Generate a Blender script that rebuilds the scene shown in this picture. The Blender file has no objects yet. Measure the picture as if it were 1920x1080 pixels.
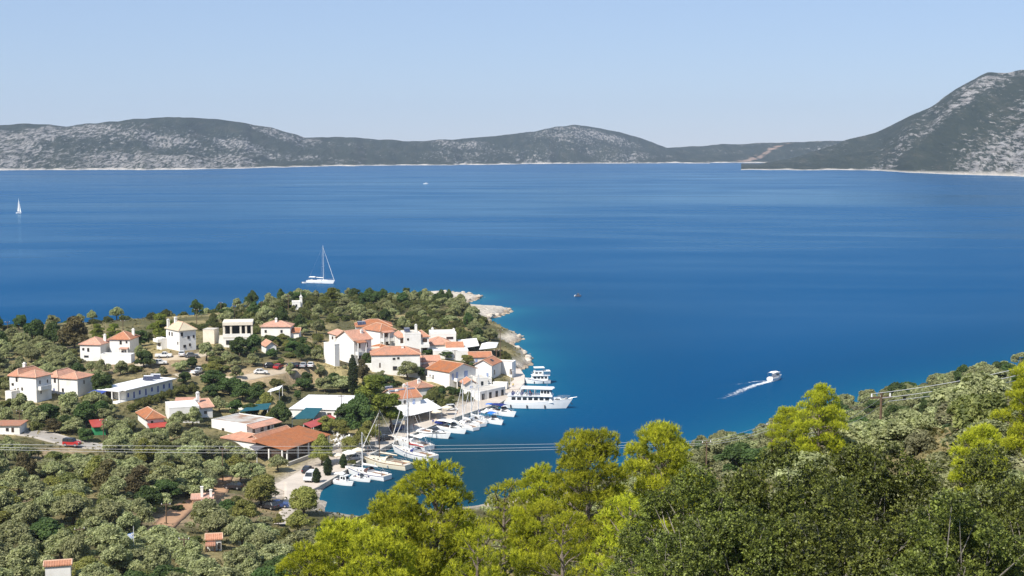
import bpy, math, random
import numpy as np
from mathutils import Vector
random.seed(7)
RNG = np.random.default_rng(7)
scene = bpy.context.scene
COL = scene.collection
R = math.radians

# ------------------------------------------------------------------ camera
H, F = 75.0, 1920 * 50 / 36
PITCH = math.atan((540 - 275) / F)
cam_data = bpy.data.cameras.new('camera')
cam_data.lens, cam_data.sensor_width = 50, 36
cam_data.clip_start, cam_data.clip_end = 0.5, 60000
cam = bpy.data.objects.new('camera', cam_data)
COL.objects.link(cam)
cam.location = (0, 0, H)
cam.rotation_euler = (math.pi / 2 - PITCH, 0, 0)
scene.camera = cam

# ------------------------------------------------------------------ world, sun, exposure
SUN_EL, SUN_AZ = R(48), R(-143)          # azimuth measured from +Y towards +X: behind the camera, to the left
world = bpy.data.worlds.new('World')
scene.world = world
world.use_nodes = True
wn = world.node_tree.nodes
wl = world.node_tree.links
bg = wn['Background']
sky = wn.new('ShaderNodeTexSky')
sky.sky_type = 'NISHITA'
sky.sun_disc = False
sky.sun_elevation = SUN_EL
sky.sun_rotation = SUN_AZ
sky.altitude = 0
sky.air_density = 1.0
sky.dust_density = 0.0
sky.ozone_density = 3.0
wtint = wn.new('ShaderNodeMix')
wtint.data_type = 'RGBA'
wtint.blend_type = 'MULTIPLY'
wtint.inputs[0].default_value = 1.0
wl.new(sky.outputs[0], wtint.inputs[6])
wtint.inputs[7].default_value = (0.86, 0.90, 1.10, 1)
wmix = wn.new('ShaderNodeMix')                 # summer haze evens out the whole dome
wmix.data_type = 'RGBA'
wmix.inputs[0].default_value = 0.62
wl.new(wtint.outputs[2], wmix.inputs[6])
wmix.inputs[7].default_value = (3.35, 4.5, 6.35, 1)
wl.new(wmix.outputs[2], bg.inputs['Color'])
bg.inputs['Strength'].default_value = 0.09
sun_data = bpy.data.lights.new('sun', 'SUN')
sun_data.energy = 5.0
sun_data.angle = R(0.53)
sun_data.color = (1.0, 0.945, 0.86)
sun = bpy.data.objects.new('sun', sun_data)
COL.objects.link(sun)
sun_dir = Vector((math.sin(SUN_AZ) * math.cos(SUN_EL), math.cos(SUN_AZ) * math.cos(SUN_EL), math.sin(SUN_EL)))
sun.rotation_euler = sun_dir.to_track_quat('Z', 'Y').to_euler()
sun.location = (0, -20, 140)
scene.view_settings.view_transform = 'Standard'
scene.view_settings.look = 'None'
scene.view_settings.exposure = 0.45
scene.view_settings.gamma = 1.0
scene.view_settings.use_curve_mapping = False
scene.cycles.max_bounces = 6
scene.cycles.volume_bounces = 0
scene.cycles.transparent_max_bounces = 8

# ------------------------------------------------------------------ picture <-> place
SP, CP = math.sin(PITCH), math.cos(PITCH)
def ray(px, py):
    u, v = (px - 960) / F, (540 - py) / F
    return np.array((u, CP + v * SP, -SP + v * CP))
def at_z(px, py, z=0.0):
    d = ray(px, py)
    t = (z - H) / d[2]
    return np.array((d[0] * t, d[1] * t, z))
def at_y(px, py, y):
    d = ray(px, py)
    t = y / d[1]
    return np.array((d[0] * t, y, H + d[2] * t))
def project(x, y, z):
    dz = z - H
    w = y * CP - dz * SP
    v = y * SP + dz * CP
    return 960 + F * x / w, 540 - F * v / w
def in_poly(px, py, poly):
    c = False
    j = len(poly) - 1
    for i in range(len(poly)):
        xi, yi = poly[i]
        xj, yj = poly[j]
        if (yi > py) != (yj > py) and px < (xj - xi) * (py - yi) / (yj - yi) + xi:
            c = not c
        j = i
    return c
LATT = np.random.default_rng(3).random((256, 256))
def vnoise(x, y):
    x = np.asarray(x, float); y = np.asarray(y, float)
    xi, yi = np.floor(x).astype(int), np.floor(y).astype(int)
    fx, fy = x - xi, y - yi
    fx, fy = fx * fx * (3 - 2 * fx), fy * fy * (3 - 2 * fy)
    a = LATT[xi & 255, yi & 255]; b = LATT[(xi + 1) & 255, yi & 255]
    c = LATT[xi & 255, (yi + 1) & 255]; d = LATT[(xi + 1) & 255, (yi + 1) & 255]
    return a + (b - a) * fx + (c - a) * fy + (a - b - c + d) * fx * fy
def fbm(x, y, o=4):
    s, a, t = 0, 1.0, 0
    for i in range(o):
        s = s + a * vnoise(x * 2 ** i + 17.3 * i, y * 2 ** i + 5.1 * i); t += a; a *= .5
    return s / t

# ------------------------------------------------------------------ object helpers
def link(o, parent=None):
    COL.objects.link(o)
    if parent is not None:
        o.parent = parent
    return o
def tag(o, label=None, cat=None, group=None, kind=None):
    if label: o['label'] = label
    if cat: o['category'] = cat
    if group: o['group'] = group
    if kind: o['kind'] = kind
    return o
def empty(name, loc, rz=0.0, label=None, cat=None, group=None):
    o = bpy.data.objects.new(name, None)
    o.empty_display_size = .3
    link(o)
    o.location = loc
    o.rotation_euler = (0, 0, rz)
    return tag(o, label, cat, group)
def np_mesh(name, V, faces_flat, sizes, smooth=False, mat=None):
    me = bpy.data.meshes.new(name)
    V = np.asarray(V, np.float32)
    ff = np.asarray(faces_flat, np.int32)
    if np.isscalar(sizes):
        n = len(ff) // sizes
        starts = np.arange(n, dtype=np.int32) * sizes
    else:
        sizes = np.asarray(sizes, np.int32)
        n = len(sizes)
        starts = np.concatenate(([0], np.cumsum(sizes)[:-1])).astype(np.int32)
    me.vertices.add(len(V)); me.vertices.foreach_set('co', V.ravel())
    me.loops.add(len(ff)); me.loops.foreach_set('vertex_index', ff)
    me.polygons.add(n); me.polygons.foreach_set('loop_start', starts)
    me.update(calc_edges=True)
    me.validate()
    if smooth:
        me.polygons.foreach_set('use_smooth', np.ones(len(me.polygons), bool))
    if mat: me.materials.append(mat)
    return me
def set_attr(me, name, vals):
    a = me.attributes.new(name, 'FLOAT', 'POINT')
    a.data.foreach_set('value', np.asarray(vals, np.float32))
def set_col(me, name, cols):
    a = me.attributes.new(name, 'FLOAT_COLOR', 'POINT')
    c = np.ones((len(cols), 4), np.float32); c[:, :3] = cols
    a.data.foreach_set('color', c.ravel())
def grid_faces(nx, ny):
    i = np.arange(nx - 1)[None, :] + np.arange(ny - 1)[:, None] * nx
    return np.stack((i, i + 1, i + 1 + nx, i + nx), -1).reshape(-1)

class MB:
    """collects simple solids, then links them as one mesh object"""
    def __init__(s): s.v, s.f = [], []
    def add(s, vs, fs):
        n = len(s.v); s.v += [tuple(v) for v in vs]; s.f += [tuple(i + n for i in f) for f in fs]; return s
    def box(s, c, d, rz=0.0, taper=1.0, ry=0.0):
        x, y, z = d[0] / 2, d[1] / 2, d[2] / 2
        ca, sa = math.cos(rz), math.sin(rz); cy, sy = math.cos(ry), math.sin(ry)
        vs = []
        for k in (-1, 1):
            q = taper if k > 0 else 1
            for a, b in ((-1, -1), (1, -1), (1, 1), (-1, 1)):
                X, Y, Z = a * x * q, b * y * q, k * z
                X, Z = X * cy + Z * sy, -X * sy + Z * cy
                vs.append((c[0] + X * ca - Y * sa, c[1] + X * sa + Y * ca, c[2] + Z))
        return s.add(vs, [(3, 2, 1, 0), (4, 5, 6, 7), (0, 1, 5, 4), (1, 2, 6, 5), (2, 3, 7, 6), (3, 0, 4, 7)])
    def span(s, a, b):
        return s.box([(a[i] + b[i]) / 2 for i in range(3)], [abs(b[i] - a[i]) for i in range(3)])
    def tube(s, pts, r, n=6, cap=True):
        pts = [Vector(p) for p in pts]
        rs = r if isinstance(r, (list, tuple)) else [r] * len(pts)
        vs, fs = [], []
        for i, p in enumerate(pts):
            t = (pts[min(i + 1, len(pts) - 1)] - pts[max(i - 1, 0)]).normalized()
            a = Vector((0, 0, 1)) if abs(t.z) < .9 else Vector((1, 0, 0))
            u = t.cross(a).normalized(); w = t.cross(u)
            for k in range(n):
                q = 2 * math.pi * k / n
                vs.append(p + (u * math.cos(q) + w * math.sin(q)) * rs[i])
        for i in range(len(pts) - 1):
            for k in range(n):
                a, b = i * n + k, i * n + (k + 1) % n
                fs.append((a, b, b + n, a + n))
        if cap:
            fs.append(tuple(range(n))); fs.append(tuple(range((len(pts) - 1) * n, len(pts) * n))[::-1])
        return s.add(vs, fs)
    def prism(s, poly, z0, z1):
        n = len(poly)
        vs = [(p[0], p[1], z0) for p in poly] + [(p[0], p[1], z1) for p in poly]
        return s.add(vs, [tuple(range(n))[::-1], tuple(range(n, 2 * n))] + [(i, (i + 1) % n, (i + 1) % n + n, i + n) for i in range(n)])
    def extrude_x(s, poly, x0, x1):
        n = len(poly)
        vs = [(x0, p[0], p[1]) for p in poly] + [(x1, p[0], p[1]) for p in poly]
        return s.add(vs, [tuple(range(n))[::-1], tuple(range(n, 2 * n))] + [(i, (i + 1) % n, (i + 1) % n + n, i + n) for i in range(n)])
    def extrude_y(s, poly, y0, y1):
        n = len(poly)
        vs = [(p[0], y0, p[1]) for p in poly] + [(p[0], y1, p[1]) for p in poly]
        return s.add(vs, [tuple(range(n)), tuple(range(n, 2 * n))[::-1]] + [((i + 1) % n, i, i + n, (i + 1) % n + n) for i in range(n)])
    def disc(s, c, r, n, z0, z1):
        return s.prism([(c[0] + r * math.cos(2 * math.pi * k / n), c[1] + r * math.sin(2 * math.pi * k / n)) for k in range(n)], z0, z1)
    def wheel(s, c, r, w, n=12):
        return s.extrude_y([(c[0] + r * math.cos(2 * math.pi * k / n), c[2] + r * math.sin(2 * math.pi * k / n)) for k in range(n)], c[1] - w / 2, c[1] + w / 2)
    def mesh(s, name, mat, smooth=False):
        me = bpy.data.meshes.new(name)
        me.from_pydata(s.v, [], s.f)
        me.update()
        if smooth: me.polygons.foreach_set('use_smooth', np.ones(len(me.polygons), bool))
        me.materials.append(mat)
        return me
    def build(s, name, mat, parent=None, smooth=False, loc=None, rz=0.0):
        o = bpy.data.objects.new(name, s.mesh(name, mat, smooth))
        link(o, parent)
        if loc is not None: o.location = loc
        if rz: o.rotation_euler = (0, 0, rz)
        return o
def put(name, me, parent, loc=(0, 0, 0), rz=0.0):
    o = bpy.data.objects.new(name, me); link(o, parent); o.location = loc; o.rotation_euler = (0, 0, rz); return o
def copy_tree(o, parent=None):
    c = o.copy(); COL.objects.link(c); c.parent = parent
    for ch in list(o.children): copy_tree(ch, c)
    return c

# ------------------------------------------------------------------ materials
def new_mat(name):
    m = bpy.data.materials.new(name); m.use_nodes = True
    nt = m.node_tree
    return m, nt, nt.nodes, nt.links, nt.nodes['Principled BSDF']
def noise_node(N, L, scale, detail=4, rough=.55, vec=None, dist=0.0):
    n = N.new('ShaderNodeTexNoise'); n.inputs['Scale'].default_value = scale; n.inputs['Detail'].default_value = detail
    n.inputs['Roughness'].default_value = rough; n.inputs['Distortion'].default_value = dist
    if vec is not None: L.new(vec, n.inputs['Vector'])
    return n
def ramp_node(N, L, fac, stops):
    r = N.new('ShaderNodeValToRGB'); L.new(fac, r.inputs[0])
    e = r.color_ramp.elements
    while len(e) > 1: e.remove(e[-1])
    for i, (p, c) in enumerate(stops):
        x = e[0] if i == 0 else e.new(p)
        x.position = p; x.color = (c[0], c[1], c[2], 1) if not np.isscalar(c) else (c, c, c, 1)
    return r
def mix_node(N, L, fac, a, b, mode='MIX'):
    m = N.new('ShaderNodeMix'); m.data_type = 'RGBA'; m.blend_type = mode
    for k, v in ((0, fac), (6, a), (7, b)):
        if hasattr(v, 'is_output'): L.new(v, m.inputs[k])
        elif np.isscalar(v): m.inputs[k].default_value = v if k == 0 else (v, v, v, 1)
        else: m.inputs[k].default_value = (v[0], v[1], v[2], 1)
    return m
def math_node(N, L, op, a, b=0.0):
    m = N.new('ShaderNodeMath'); m.operation = op
    for i, v in enumerate((a, b)):
        if hasattr(v, 'is_output'): L.new(v, m.inputs[i])
        else: m.inputs[i].default_value = v
    return m
def bump_node(N, L, h, strength, dist, bsdf):
    b = N.new('ShaderNodeBump'); b.inputs['Strength'].default_value = strength; b.inputs['Distance'].default_value = dist
    L.new(h, b.inputs['Height']); L.new(b.outputs[0], bsdf.inputs['Normal']); return b
MATS = {}
def mat(name, c, c2=None, scale=1.5, rough=.7, bump=0.0, spec=.3, metal=0.0, lo=.35, hi=.7):
    if name in MATS: return MATS[name]
    m, nt, N, L, B = new_mat(name)
    tc = N.new('ShaderNodeTexCoord')
    oi = N.new('ShaderNodeObjectInfo')
    if c2 is None: c2 = tuple(x * .86 for x in c)
    va = N.new('ShaderNodeVectorMath'); va.operation = 'ADD'
    L.new(tc.outputs['Object'], va.inputs[0]); L.new(oi.outputs['Location'], va.inputs[1])
    n = noise_node(N, L, scale, 6, .6, va.outputs[0])
    r = ramp_node(N, L, n.outputs['Fac'], [(lo, c), (hi, c2)])
    L.new(r.outputs[0], B.inputs['Base Color'])
    B.inputs['Roughness'].default_value = rough
    B.inputs['Specular IOR Level'].default_value = spec
    B.inputs['Metallic'].default_value = metal
    if bump:
        n2 = noise_node(N, L, scale * 6, 4, .6, va.outputs[0])
        bump_node(N, L, n2.outputs['Fac'], bump, .05, B)
    MATS[name] = m
    return m

WHITE = mat('white_plaster', (.79, .775, .74), (.60, .57, .51), .45, .85, .15, .2, lo=.42, hi=.88)
CREAM = mat('cream_plaster', (.74, .68, .57), (.64, .57, .46), .6, .85, .15, .2)
CONC = mat('pale_concrete', (.56, .52, .46), (.42, .39, .34), .35, .9, .3, .2)
GREYROOF = mat('stained_roof_screed', (.44, .42, .38), (.30, .20, .14), .3, .9, .2, .2, lo=.45, hi=.62)
WHITEROOF = mat('white_sheet_roof', (.80, .79, .78), (.70, .69, .68), .25, .6, .05, .3)
STONE = mat('limestone', (.58, .52, .44), (.36, .31, .25), .5, .95, .8, .15)
WETROCK = mat('shore_rock', (.44, .37, .29), (.2, .15, .10), .7, .85, .8, .3)
WOOD = mat('weathered_wood', (.16, .11, .07), (.09, .06, .04), 3, .8, .2, .2)
PALEWOOD = mat('pale_wood', (.36, .27, .17), (.26, .19, .12), 3, .8, .2, .2)
GLASS = mat('dark_window_glass', (.025, .03, .035), (.04, .045, .05), .7, .08, 0, .5)
SHADEDOOR = mat('dark_brown_joinery', (.07, .045, .03), (.05, .03, .02), 2, .5, 0, .4)
BLUE = mat('blue_paint', (.06, .10, .34), (.05, .08, .27), 2, .45, 0, .4)
PALEBLUE = mat('pale_blue_paint', (.30, .38, .58), (.25, .32, .5), 2, .5, 0, .4)
GREENP = mat('green_sheet', (.05, .30, .13), (.04, .24, .10), 1, .6, 0, .3)
REDSHEET = mat('red_sheet_roof', (.42, .07, .05), (.33, .055, .045), .6, .5, 0, .35)
TEAL = mat('teal_awning', (.018, .10, .12), (.012, .075, .10), .6, .7, 0, .2)
NAVY = mat('navy_canvas', (.015, .03, .17), (.012, .02, .12), 1, .7, 0, .2)
BRIGHTBLUE = mat('blue_canvas', (.03, .17, .55), (.025, .13, .45), 1, .7, 0, .2)
WHITECLOTH = mat('white_canvas', (.80, .79, .76), (.74, .73, .70), .8, .8, 0, .2)
CREAMCLOTH = mat('cream_canvas', (.70, .62, .48), (.62, .54, .42), .8, .85, 0, .2)
ASPHALT = mat('worn_road', (.36, .33, .29), (.27, .245, .215), .25, .9, .2, .2)
PAVE = mat('quay_paving', (.56, .49, .41), (.44, .385, .325), .18, .9, .25, .2)
GEL = mat('white_gelcoat', (.80, .80, .79), (.76, .76, .75), .8, .25, 0, .5)
DECKC = mat('boat_deck', (.62, .58, .50), (.52, .47, .40), 1.2, .6, 0, .3)
TEAK = mat('teak_trim', (.28, .15, .07), (.2, .10, .05), 3, .5, 0, .4)
ANTI = mat('antifouling', (.03, .035, .05), (.05, .05, .06), 1, .6, 0, .3)
ALU = mat('painted_mast', (.78, .78, .77), (.72, .72, .72), 1, .35, 0, .5)
DARKMAST = mat('dark_spar', (.10, .075, .055), (.07, .05, .04), 1, .45, 0, .4)
STEEL = mat('steel_rail', (.55, .56, .58), (.45, .46, .48), 2, .3, 0, .5, .6)
RUBBER = mat('black_rubber', (.02, .02, .022), (.03, .03, .03), 3, .7, 0, .3)
REDCANVAS = mat('red_canvas', (.36, .04, .04), (.28, .03, .03), 1, .7, 0, .2)
BROWNCANVAS = mat('brown_canvas', (.10, .05, .04), (.07, .035, .03), 1, .7, 0, .2)
CHROME = mat('lamp_glass', (.8, .8, .78), (.7, .7, .7), 2, .15, 0, .5)
BARK = mat('bark', (.13, .10, .075), (.07, .055, .04), 4, .95, .5, .1)
PINEBARK = mat('pine_bark', (.24, .20, .165), (.11, .085, .065), 3, .95, .6, .1)
def solar_mat():
    m, nt, N, L, B = new_mat('solar_glass')
    tc = N.new('ShaderNodeTexCoord')
    br = N.new('ShaderNodeTexBrick'); L.new(tc.outputs['Object'], br.inputs['Vector'])
    br.inputs['Color1'].default_value = (.012, .016, .045, 1); br.inputs['Color2'].default_value = (.016, .02, .055, 1)
    br.inputs['Mortar'].default_value = (.3, .32, .36, 1); br.inputs['Scale'].default_value = 3; br.inputs['Mortar Size'].default_value = .012
    L.new(br.outputs[0], B.inputs['Base Color']); B.inputs['Roughness'].default_value = .15
    return m
SOLAR = solar_mat()
def roof_mat(name, c, c2, c3):
    """tile courses: fine ribs down the slope and colour that changes from tile to tile"""
    m, nt, N, L, B = new_mat(name)
    tc = N.new('ShaderNodeTexCoord')
    vo = N.new('ShaderNodeTexVoronoi'); vo.inputs['Scale'].default_value = 3.2; L.new(tc.outputs['Object'], vo.inputs['Vector'])
    n = noise_node(N, L, .45, 5, .6, tc.outputs['Object'])
    a = mix_node(N, L, vo.outputs['Color'], c, c2)
    r = ramp_node(N, L, n.outputs['Fac'], [(.45, 0.0), (.75, 1.0)])
    b = mix_node(N, L, r.outputs[0], a.outputs[2], c3)
    oi = N.new('ShaderNodeObjectInfo'); hv = N.new('ShaderNodeHueSaturation')
    mv = N.new('ShaderNodeMapRange'); mv.inputs['To Min'].default_value = .72; mv.inputs['To Max'].default_value = 1.12; L.new(oi.outputs['Random'], mv.inputs['Value']); L.new(mv.outputs[0], hv.inputs['Value'])
    ms = N.new('ShaderNodeMapRange'); ms.inputs['To Min'].default_value = 1.1; ms.inputs['To Max'].default_value = .78; L.new(oi.outputs['Random'], ms.inputs['Value']); L.new(ms.outputs[0], hv.inputs['Saturation'])
    L.new(b.outputs[2], hv.inputs['Color']); L.new(hv.outputs[0], B.inputs['Base Color'])
    w = N.new('ShaderNodeTexWave'); w.wave_type = 'BANDS'; w.bands_direction = 'X'; w.inputs['Scale'].default_value = .9
    w.inputs['Distortion'].default_value = .6
    L.new(tc.outputs['Object'], w.inputs['Vector'])
    w2 = N.new('ShaderNodeTexWave'); w2.bands_direction = 'Y'; w2.inputs['Scale'].default_value = .9; L.new(tc.outputs['Object'], w2.inputs['Vector'])
    s = math_node(N, L, 'ADD', w.outputs['Fac'], w2.outputs['Fac'])
    bump_node(N, L, s.outputs[0], .6, .06, B)
    B.inputs['Roughness'].default_value = .85; B.inputs['Specular IOR Level'].default_value = .2
    return m
TERRA = roof_mat('terracotta_tiles', (.56, .25, .135), (.42, .16, .08), (.32, .18, .12))
TERRA2 = roof_mat('faded_terracotta_tiles', (.50, .25, .16), (.38, .17, .11), (.33, .22, .16))
PALETILE = roof_mat('pale_tiles', (.60, .52, .36), (.52, .44, .30), (.48, .42, .30))

# ------------------------------------------------------------------ land: shoreline, heights
SHORE_PX = [(597, 921), (623, 906), (690, 862), (740, 836), (784, 817), (825, 800), (880, 781), (935, 763), (974, 743), (983, 724), (979, 706),
            (966, 697), (985, 691), (998, 681), (996, 671), (984, 660), (962, 650), (957, 642), (976, 640), (978, 633), (962, 625), (936, 617),
            (922, 608), (912, 599), (930, 596), (946, 589), (958, 583), (945, 579), (915, 577), (890, 575), (874, 570), (880, 566), (900, 560),
            (904, 557), (886, 553), (860, 550), (830, 548), (800, 549), (700, 556), (600, 563), (500, 585), (400, 605), (300, 624), (150, 632), (0, 640), (-200, 652)]
SHORE = [tuple(at_z(*p)[:2]) for p in SHORE_PX] + [(-520, 470), (-520, -120), (480, -120), (480, 700), (300, 600), (190, 487), (126, 436), (82, 386), (44, 340),
         (17, 312), (-7, 292), (-30, 283), (-38, 287)]
SH = np.array(SHORE)
def signed_dist(X, Y):
    """metres inside the land (positive) or out at sea (negative)"""
    D = np.full(X.shape, 1e9); C = np.zeros(X.shape, bool)
    for i in range(len(SH)):
        a, b = SH[i - 1], SH[i]
        e = b - a; l2 = (e ** 2).sum()
        t = np.clip(((X - a[0]) * e[0] + (Y - a[1]) * e[1]) / l2, 0, 1)
        D = np.minimum(D, np.hypot(X - a[0] - t * e[0], Y - a[1] - t * e[1]))
        if a[1] != b[1]:
            C ^= ((a[1] > Y) != (b[1] > Y)) & (X < (b[0] - a[0]) * (Y - a[1]) / (b[1] - a[1]) + a[0])
    return np.where(C, D, -D)
CTRL = [(150, 690, 9), (30, 650, 10), (30, 780, 8), (340, 660, 12), (440, 652, 11.5), (560, 580, 11), (700, 563, 9), (850, 580, 6), (640, 695, 7), (700, 640, 9),
        (750, 695, 5), (500, 705, 7.5), (830, 655, 7), (900, 662, 5), (300, 800, 5), (120, 835, 6), (420, 762, 4.5), (600, 805, 2), (480, 872, 3),
        (330, 962, 5), (60, 962, 9), (150, 1062, 10), (480, 1000, 5), (580, 1050, 7), (620, 620, 10.5), (500, 620, 11.5), (250, 660, 11), (220, 740, 8), (820, 740, 1.8),
        (930, 720, 2.0), (680, 820, 1.4), (600, 890, 1.4), (770, 600, 8.5), (540, 880, 1.8), (560, 930, 1.8), (930, 690, 3.2), (700, 770, 2.2), (860, 765, 1.4)]
PTS = [tuple(at_z(p[0], p[1], p[2])) for p in CTRL]
PTS += [(0, 0, 72.6), (0, -60, 82), (-100, -60, 85), (100, -60, 90), (-60, 0, 68), (80, 0, 78), (-160, 0, 62), (160, 0, 86), (0, 12, 69), (8, 30, 65.5), (-8, 30, 61),
        (0, 66, 48), (-20, 66, 45), (-40, 70, 42), (-30, 120, 25), (0, 120, 29), (-20, 170, 13), (5, 170, 19), (0, 225, 10), (-30, 230, 6.5), (0, 285, 1.2),
        (-70, 120, 26), (-60, 170, 15), (-110, 120, 30), (-110, 180, 17), (-200, 120, 36), (-200, 220, 18), (-200, 320, 12), (-220, 420, 12), (-330, 300, 25),
        (15, 65, 52), (25, 120, 38), (35, 200, 26), (40, 300, 9), (14, 50, 59), (28, 100, 53.5), (50, 160, 43), (62, 220, 34), (75, 280, 25), (85, 330, 15), (110, 380, 9),
        (60, 100, 58), (80, 200, 44), (110, 300, 31), (140, 380, 15), (160, 300, 42), (160, 150, 70), (220, 380, 36), (250, 250, 70), (330, 400, 40), (330, 100, 95), (-300, 60, 70)]
PA = np.array(PTS)
def _phi(r): return np.sqrt(r * r + 144.0)
A = _phi(np.hypot(PA[:, None, 0] - PA[None, :, 0], PA[:, None, 1] - PA[None, :, 1]))
n_ = len(PA)
M = np.zeros((n_ + 3, n_ + 3)); M[:n_, :n_] = A
M[:n_, n_] = 1; M[:n_, n_ + 1] = PA[:, 0]; M[:n_, n_ + 2] = PA[:, 1]; M[n_:, :n_] = M[:n_, n_:].T
W_ = np.linalg.solve(M, np.concatenate((PA[:, 2], np.zeros(3))))
GX = np.arange(-380, 381, 2.5); GY = np.arange(-80, 766, 2.5)
XX, YY = np.meshgrid(GX, GY)
ZZ = np.full(XX.shape, W_[n_]) + W_[n_ + 1] * XX + W_[n_ + 2] * YY
for k in range(n_): ZZ += W_[k] * _phi(np.hypot(XX - PA[k, 0], YY - PA[k, 1]))
SD = signed_dist(XX, YY)
rocky = np.clip((YY - 440) / 25, 0, 1) * np.clip((XX + 62) / 20, 0, 1)       # the bare limestone point
quay = np.clip((438 - YY) / 20, 0, 1) * np.clip((XX + 75) / 15, 0, 1) * np.clip((YY - 285) / 10, 0, 1) * (XX < 12)
ZZ = np.maximum(ZZ, 1.0)
shore_rise = np.where(quay > .5, .55 + SD * .05, .15 + SD * (.30 + .15 * rocky))
shore_rise += rocky * (fbm(XX / 7, YY / 7) - .35) * 2.6 * np.clip(SD / 4, 0, 1)
ZL = np.minimum(ZZ + (fbm(XX / 22, YY / 22) - .5) * 1.2 * np.clip(SD / 30, 0, 1) * (1 - quay), shore_rise)
ZS = np.maximum(SD * .35 - .3, -9)
ZT = np.where(SD > 0, ZL, ZS)
ZT += np.where(SD > 0, (vnoise(XX / 3.1, YY / 3.1) - .5) * .35 * (1 - quay) * np.clip(SD / 3, 0, 1), 0)
def height(x, y):
    fx = (x - GX[0]) / 2.5; fy = (y - GY[0]) / 2.5
    i = int(min(max(fx, 0), len(GX) - 2)); j = int(min(max(fy, 0), len(GY) - 2))
    fx -= i; fy -= j
    return float(ZT[j, i] * (1 - fx) * (1 - fy) + ZT[j, i + 1] * fx * (1 - fy) + ZT[j + 1, i] * (1 - fx) * fy + ZT[j + 1, i + 1] * fx * fy)
def on_ground(px, py, lift=0.0):
    d = ray(px, py)
    t, last = 40.0, 40.0
    while t < 900:
        p = d * t
        if H + p[2] <= max(height(p[0], p[1]), 0) + lift:
            a, b = last, t
            for _ in range(18):
                m = (a + b) / 2; p = d * m
                if H + p[2] <= max(height(p[0], p[1]), 0) + lift: b = m
                else: a = m
            p = d * b
            return np.array((p[0], p[1], H + p[2] - lift))
        last = t; t += 1.0
    return at_z(px, py, 0)
# bare patches and clearings, as seen from the camera position, stored on the ground itself
BARE = [(470, 708, 11, .8), (550, 692, 9, .8), (320, 972, 8, .9), (420, 900, 6, .9), (400, 935, 6, .8), (60, 940, 5, .8), (110, 850, 6, .7), (215, 690, 13, .5), (330, 680, 14, .7),
        (45, 650, 6, .8), (105, 655, 5, .9), (470, 955, 9, .5), (1690, 762, 2.5, .9), (1760, 742, 2.5, .9), (1650, 775, 2, .8), (740, 690, 8, .6), (535, 625, 8, .5), (230, 900, 5, .8), (250, 885, 5, .9), (575, 640, 9, .5)]
bare = np.zeros(XX.shape)
for px, py, r, s in BARE:
    p = on_ground(px, py)
    bare = np.maximum(bare, s * np.clip(1.3 - np.hypot(XX - p[0], (YY - p[1]) * .8) / r, 0, 1))
bare = np.clip(bare + (fbm(XX / 9, YY / 9) - .5) * .5, 0, 1) * (bare > .02)
nz = fbm(XX / 14, YY / 14)[..., None]
fine = fbm(XX / 4 + 9, YY / 4)[..., None]
green = np.array((.115, .108, .05)); dry = np.array((.33, .27, .13)); earth = np.array((.42, .305, .19)); rock = np.array((.55, .49, .405)); dark = np.array((.16, .11, .07))
def sm(a, b, x): t = np.clip((x - a) / (b - a), 0, 1); return t * t * (3 - 2 * t)
gc = green + (dry - green) * sm(.46, .72, nz)
gc = gc + (earth * (.8 + .5 * fine) - gc) * bare[..., None]
tipw = 4 + 20 * sm(585, 640, YY)
tipm = (rocky * sm(1.0, .5, SD / tipw + (nz[..., 0] - .5) * .8))[..., None]
allshore = sm(6, 2, SD + (nz[..., 0] - .5) * 6)[..., None]
rk = np.clip(np.maximum(tipm, allshore * .9), 0, 1)
gc = gc + (rock * (.75 + .5 * fine) - gc) * rk
gc = gc + (dark - gc) * (sm(1.0, .35, ZT) * (SD > -3))[..., None] * .85
gc = gc + (np.array((.50, .43, .35)) - gc) * (sm(14, 9, SD) * quay)[..., None]
gm, gnt, N, L, B = new_mat('dry_hillside_ground')
at = N.new('ShaderNodeAttribute'); at.attribute_name = 'gcol'
tc = N.new('ShaderNodeTexCoord')
n1 = noise_node(N, L, .7, 9, .78, tc.outputs['Object'])
r1 = ramp_node(N, L, n1.outputs['Fac'], [(.3, .4), (.5, .9), (.7, 1.5)])
mx = mix_node(N, L, 1.0, at.outputs['Color'], r1.outputs[0], 'MULTIPLY')
L.new(mx.outputs[2], B.inputs['Base Color']); B.inputs['Roughness'].default_value = .95; B.inputs['Specular IOR Level'].default_value = .1
n2 = noise_node(N, L, 1.4, 8, .7, tc.outputs['Object'])
bump_node(N, L, n2.outputs['Fac'], .9, .5, B)
gme = np_mesh('ground', np.stack((XX, YY, ZT), -1).reshape(-1, 3), grid_faces(len(GX), len(GY)), 4, True, gm)
set_col(gme, 'gcol', gc.reshape(-1, 3))
ground = link(bpy.data.objects.new('ground', gme)); tag(ground, kind='structure', label='dry scrubby headland and hillside above the cove')

# ------------------------------------------------------------------ sea
sx = np.unique(np.concatenate((np.arange(-260, 421, 8.0), -np.geomspace(260, 14000, 22), np.geomspace(420, 14000, 22))))
sy = np.unique(np.concatenate((np.arange(240, 801, 8.0), np.geomspace(800, 16000, 26), np.array((-14000, -4000, -1200, -400, -120, 0, 120, 180, 215)))))
SX, SY = np.meshgrid(sx, sy)
sdist = -signed_dist(SX, SY)
shal = np.exp(-np.clip(sdist, 0, 400) / 10.0) * .5 + np.exp(-np.clip(sdist, 0, 900) / 70.0) * .2
cove = np.exp(-(((SX + 14) / 34) ** 2 + ((SY - 322) / 48) ** 4))
wm, wnt, N, L, B = new_mat('sea_water')
tc = N.new('ShaderNodeTexCoord')
a1 = N.new('ShaderNodeAttribute'); a1.attribute_name = 'shallow'
a2 = N.new('ShaderNodeAttribute'); a2.attribute_name = 'cove'
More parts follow.
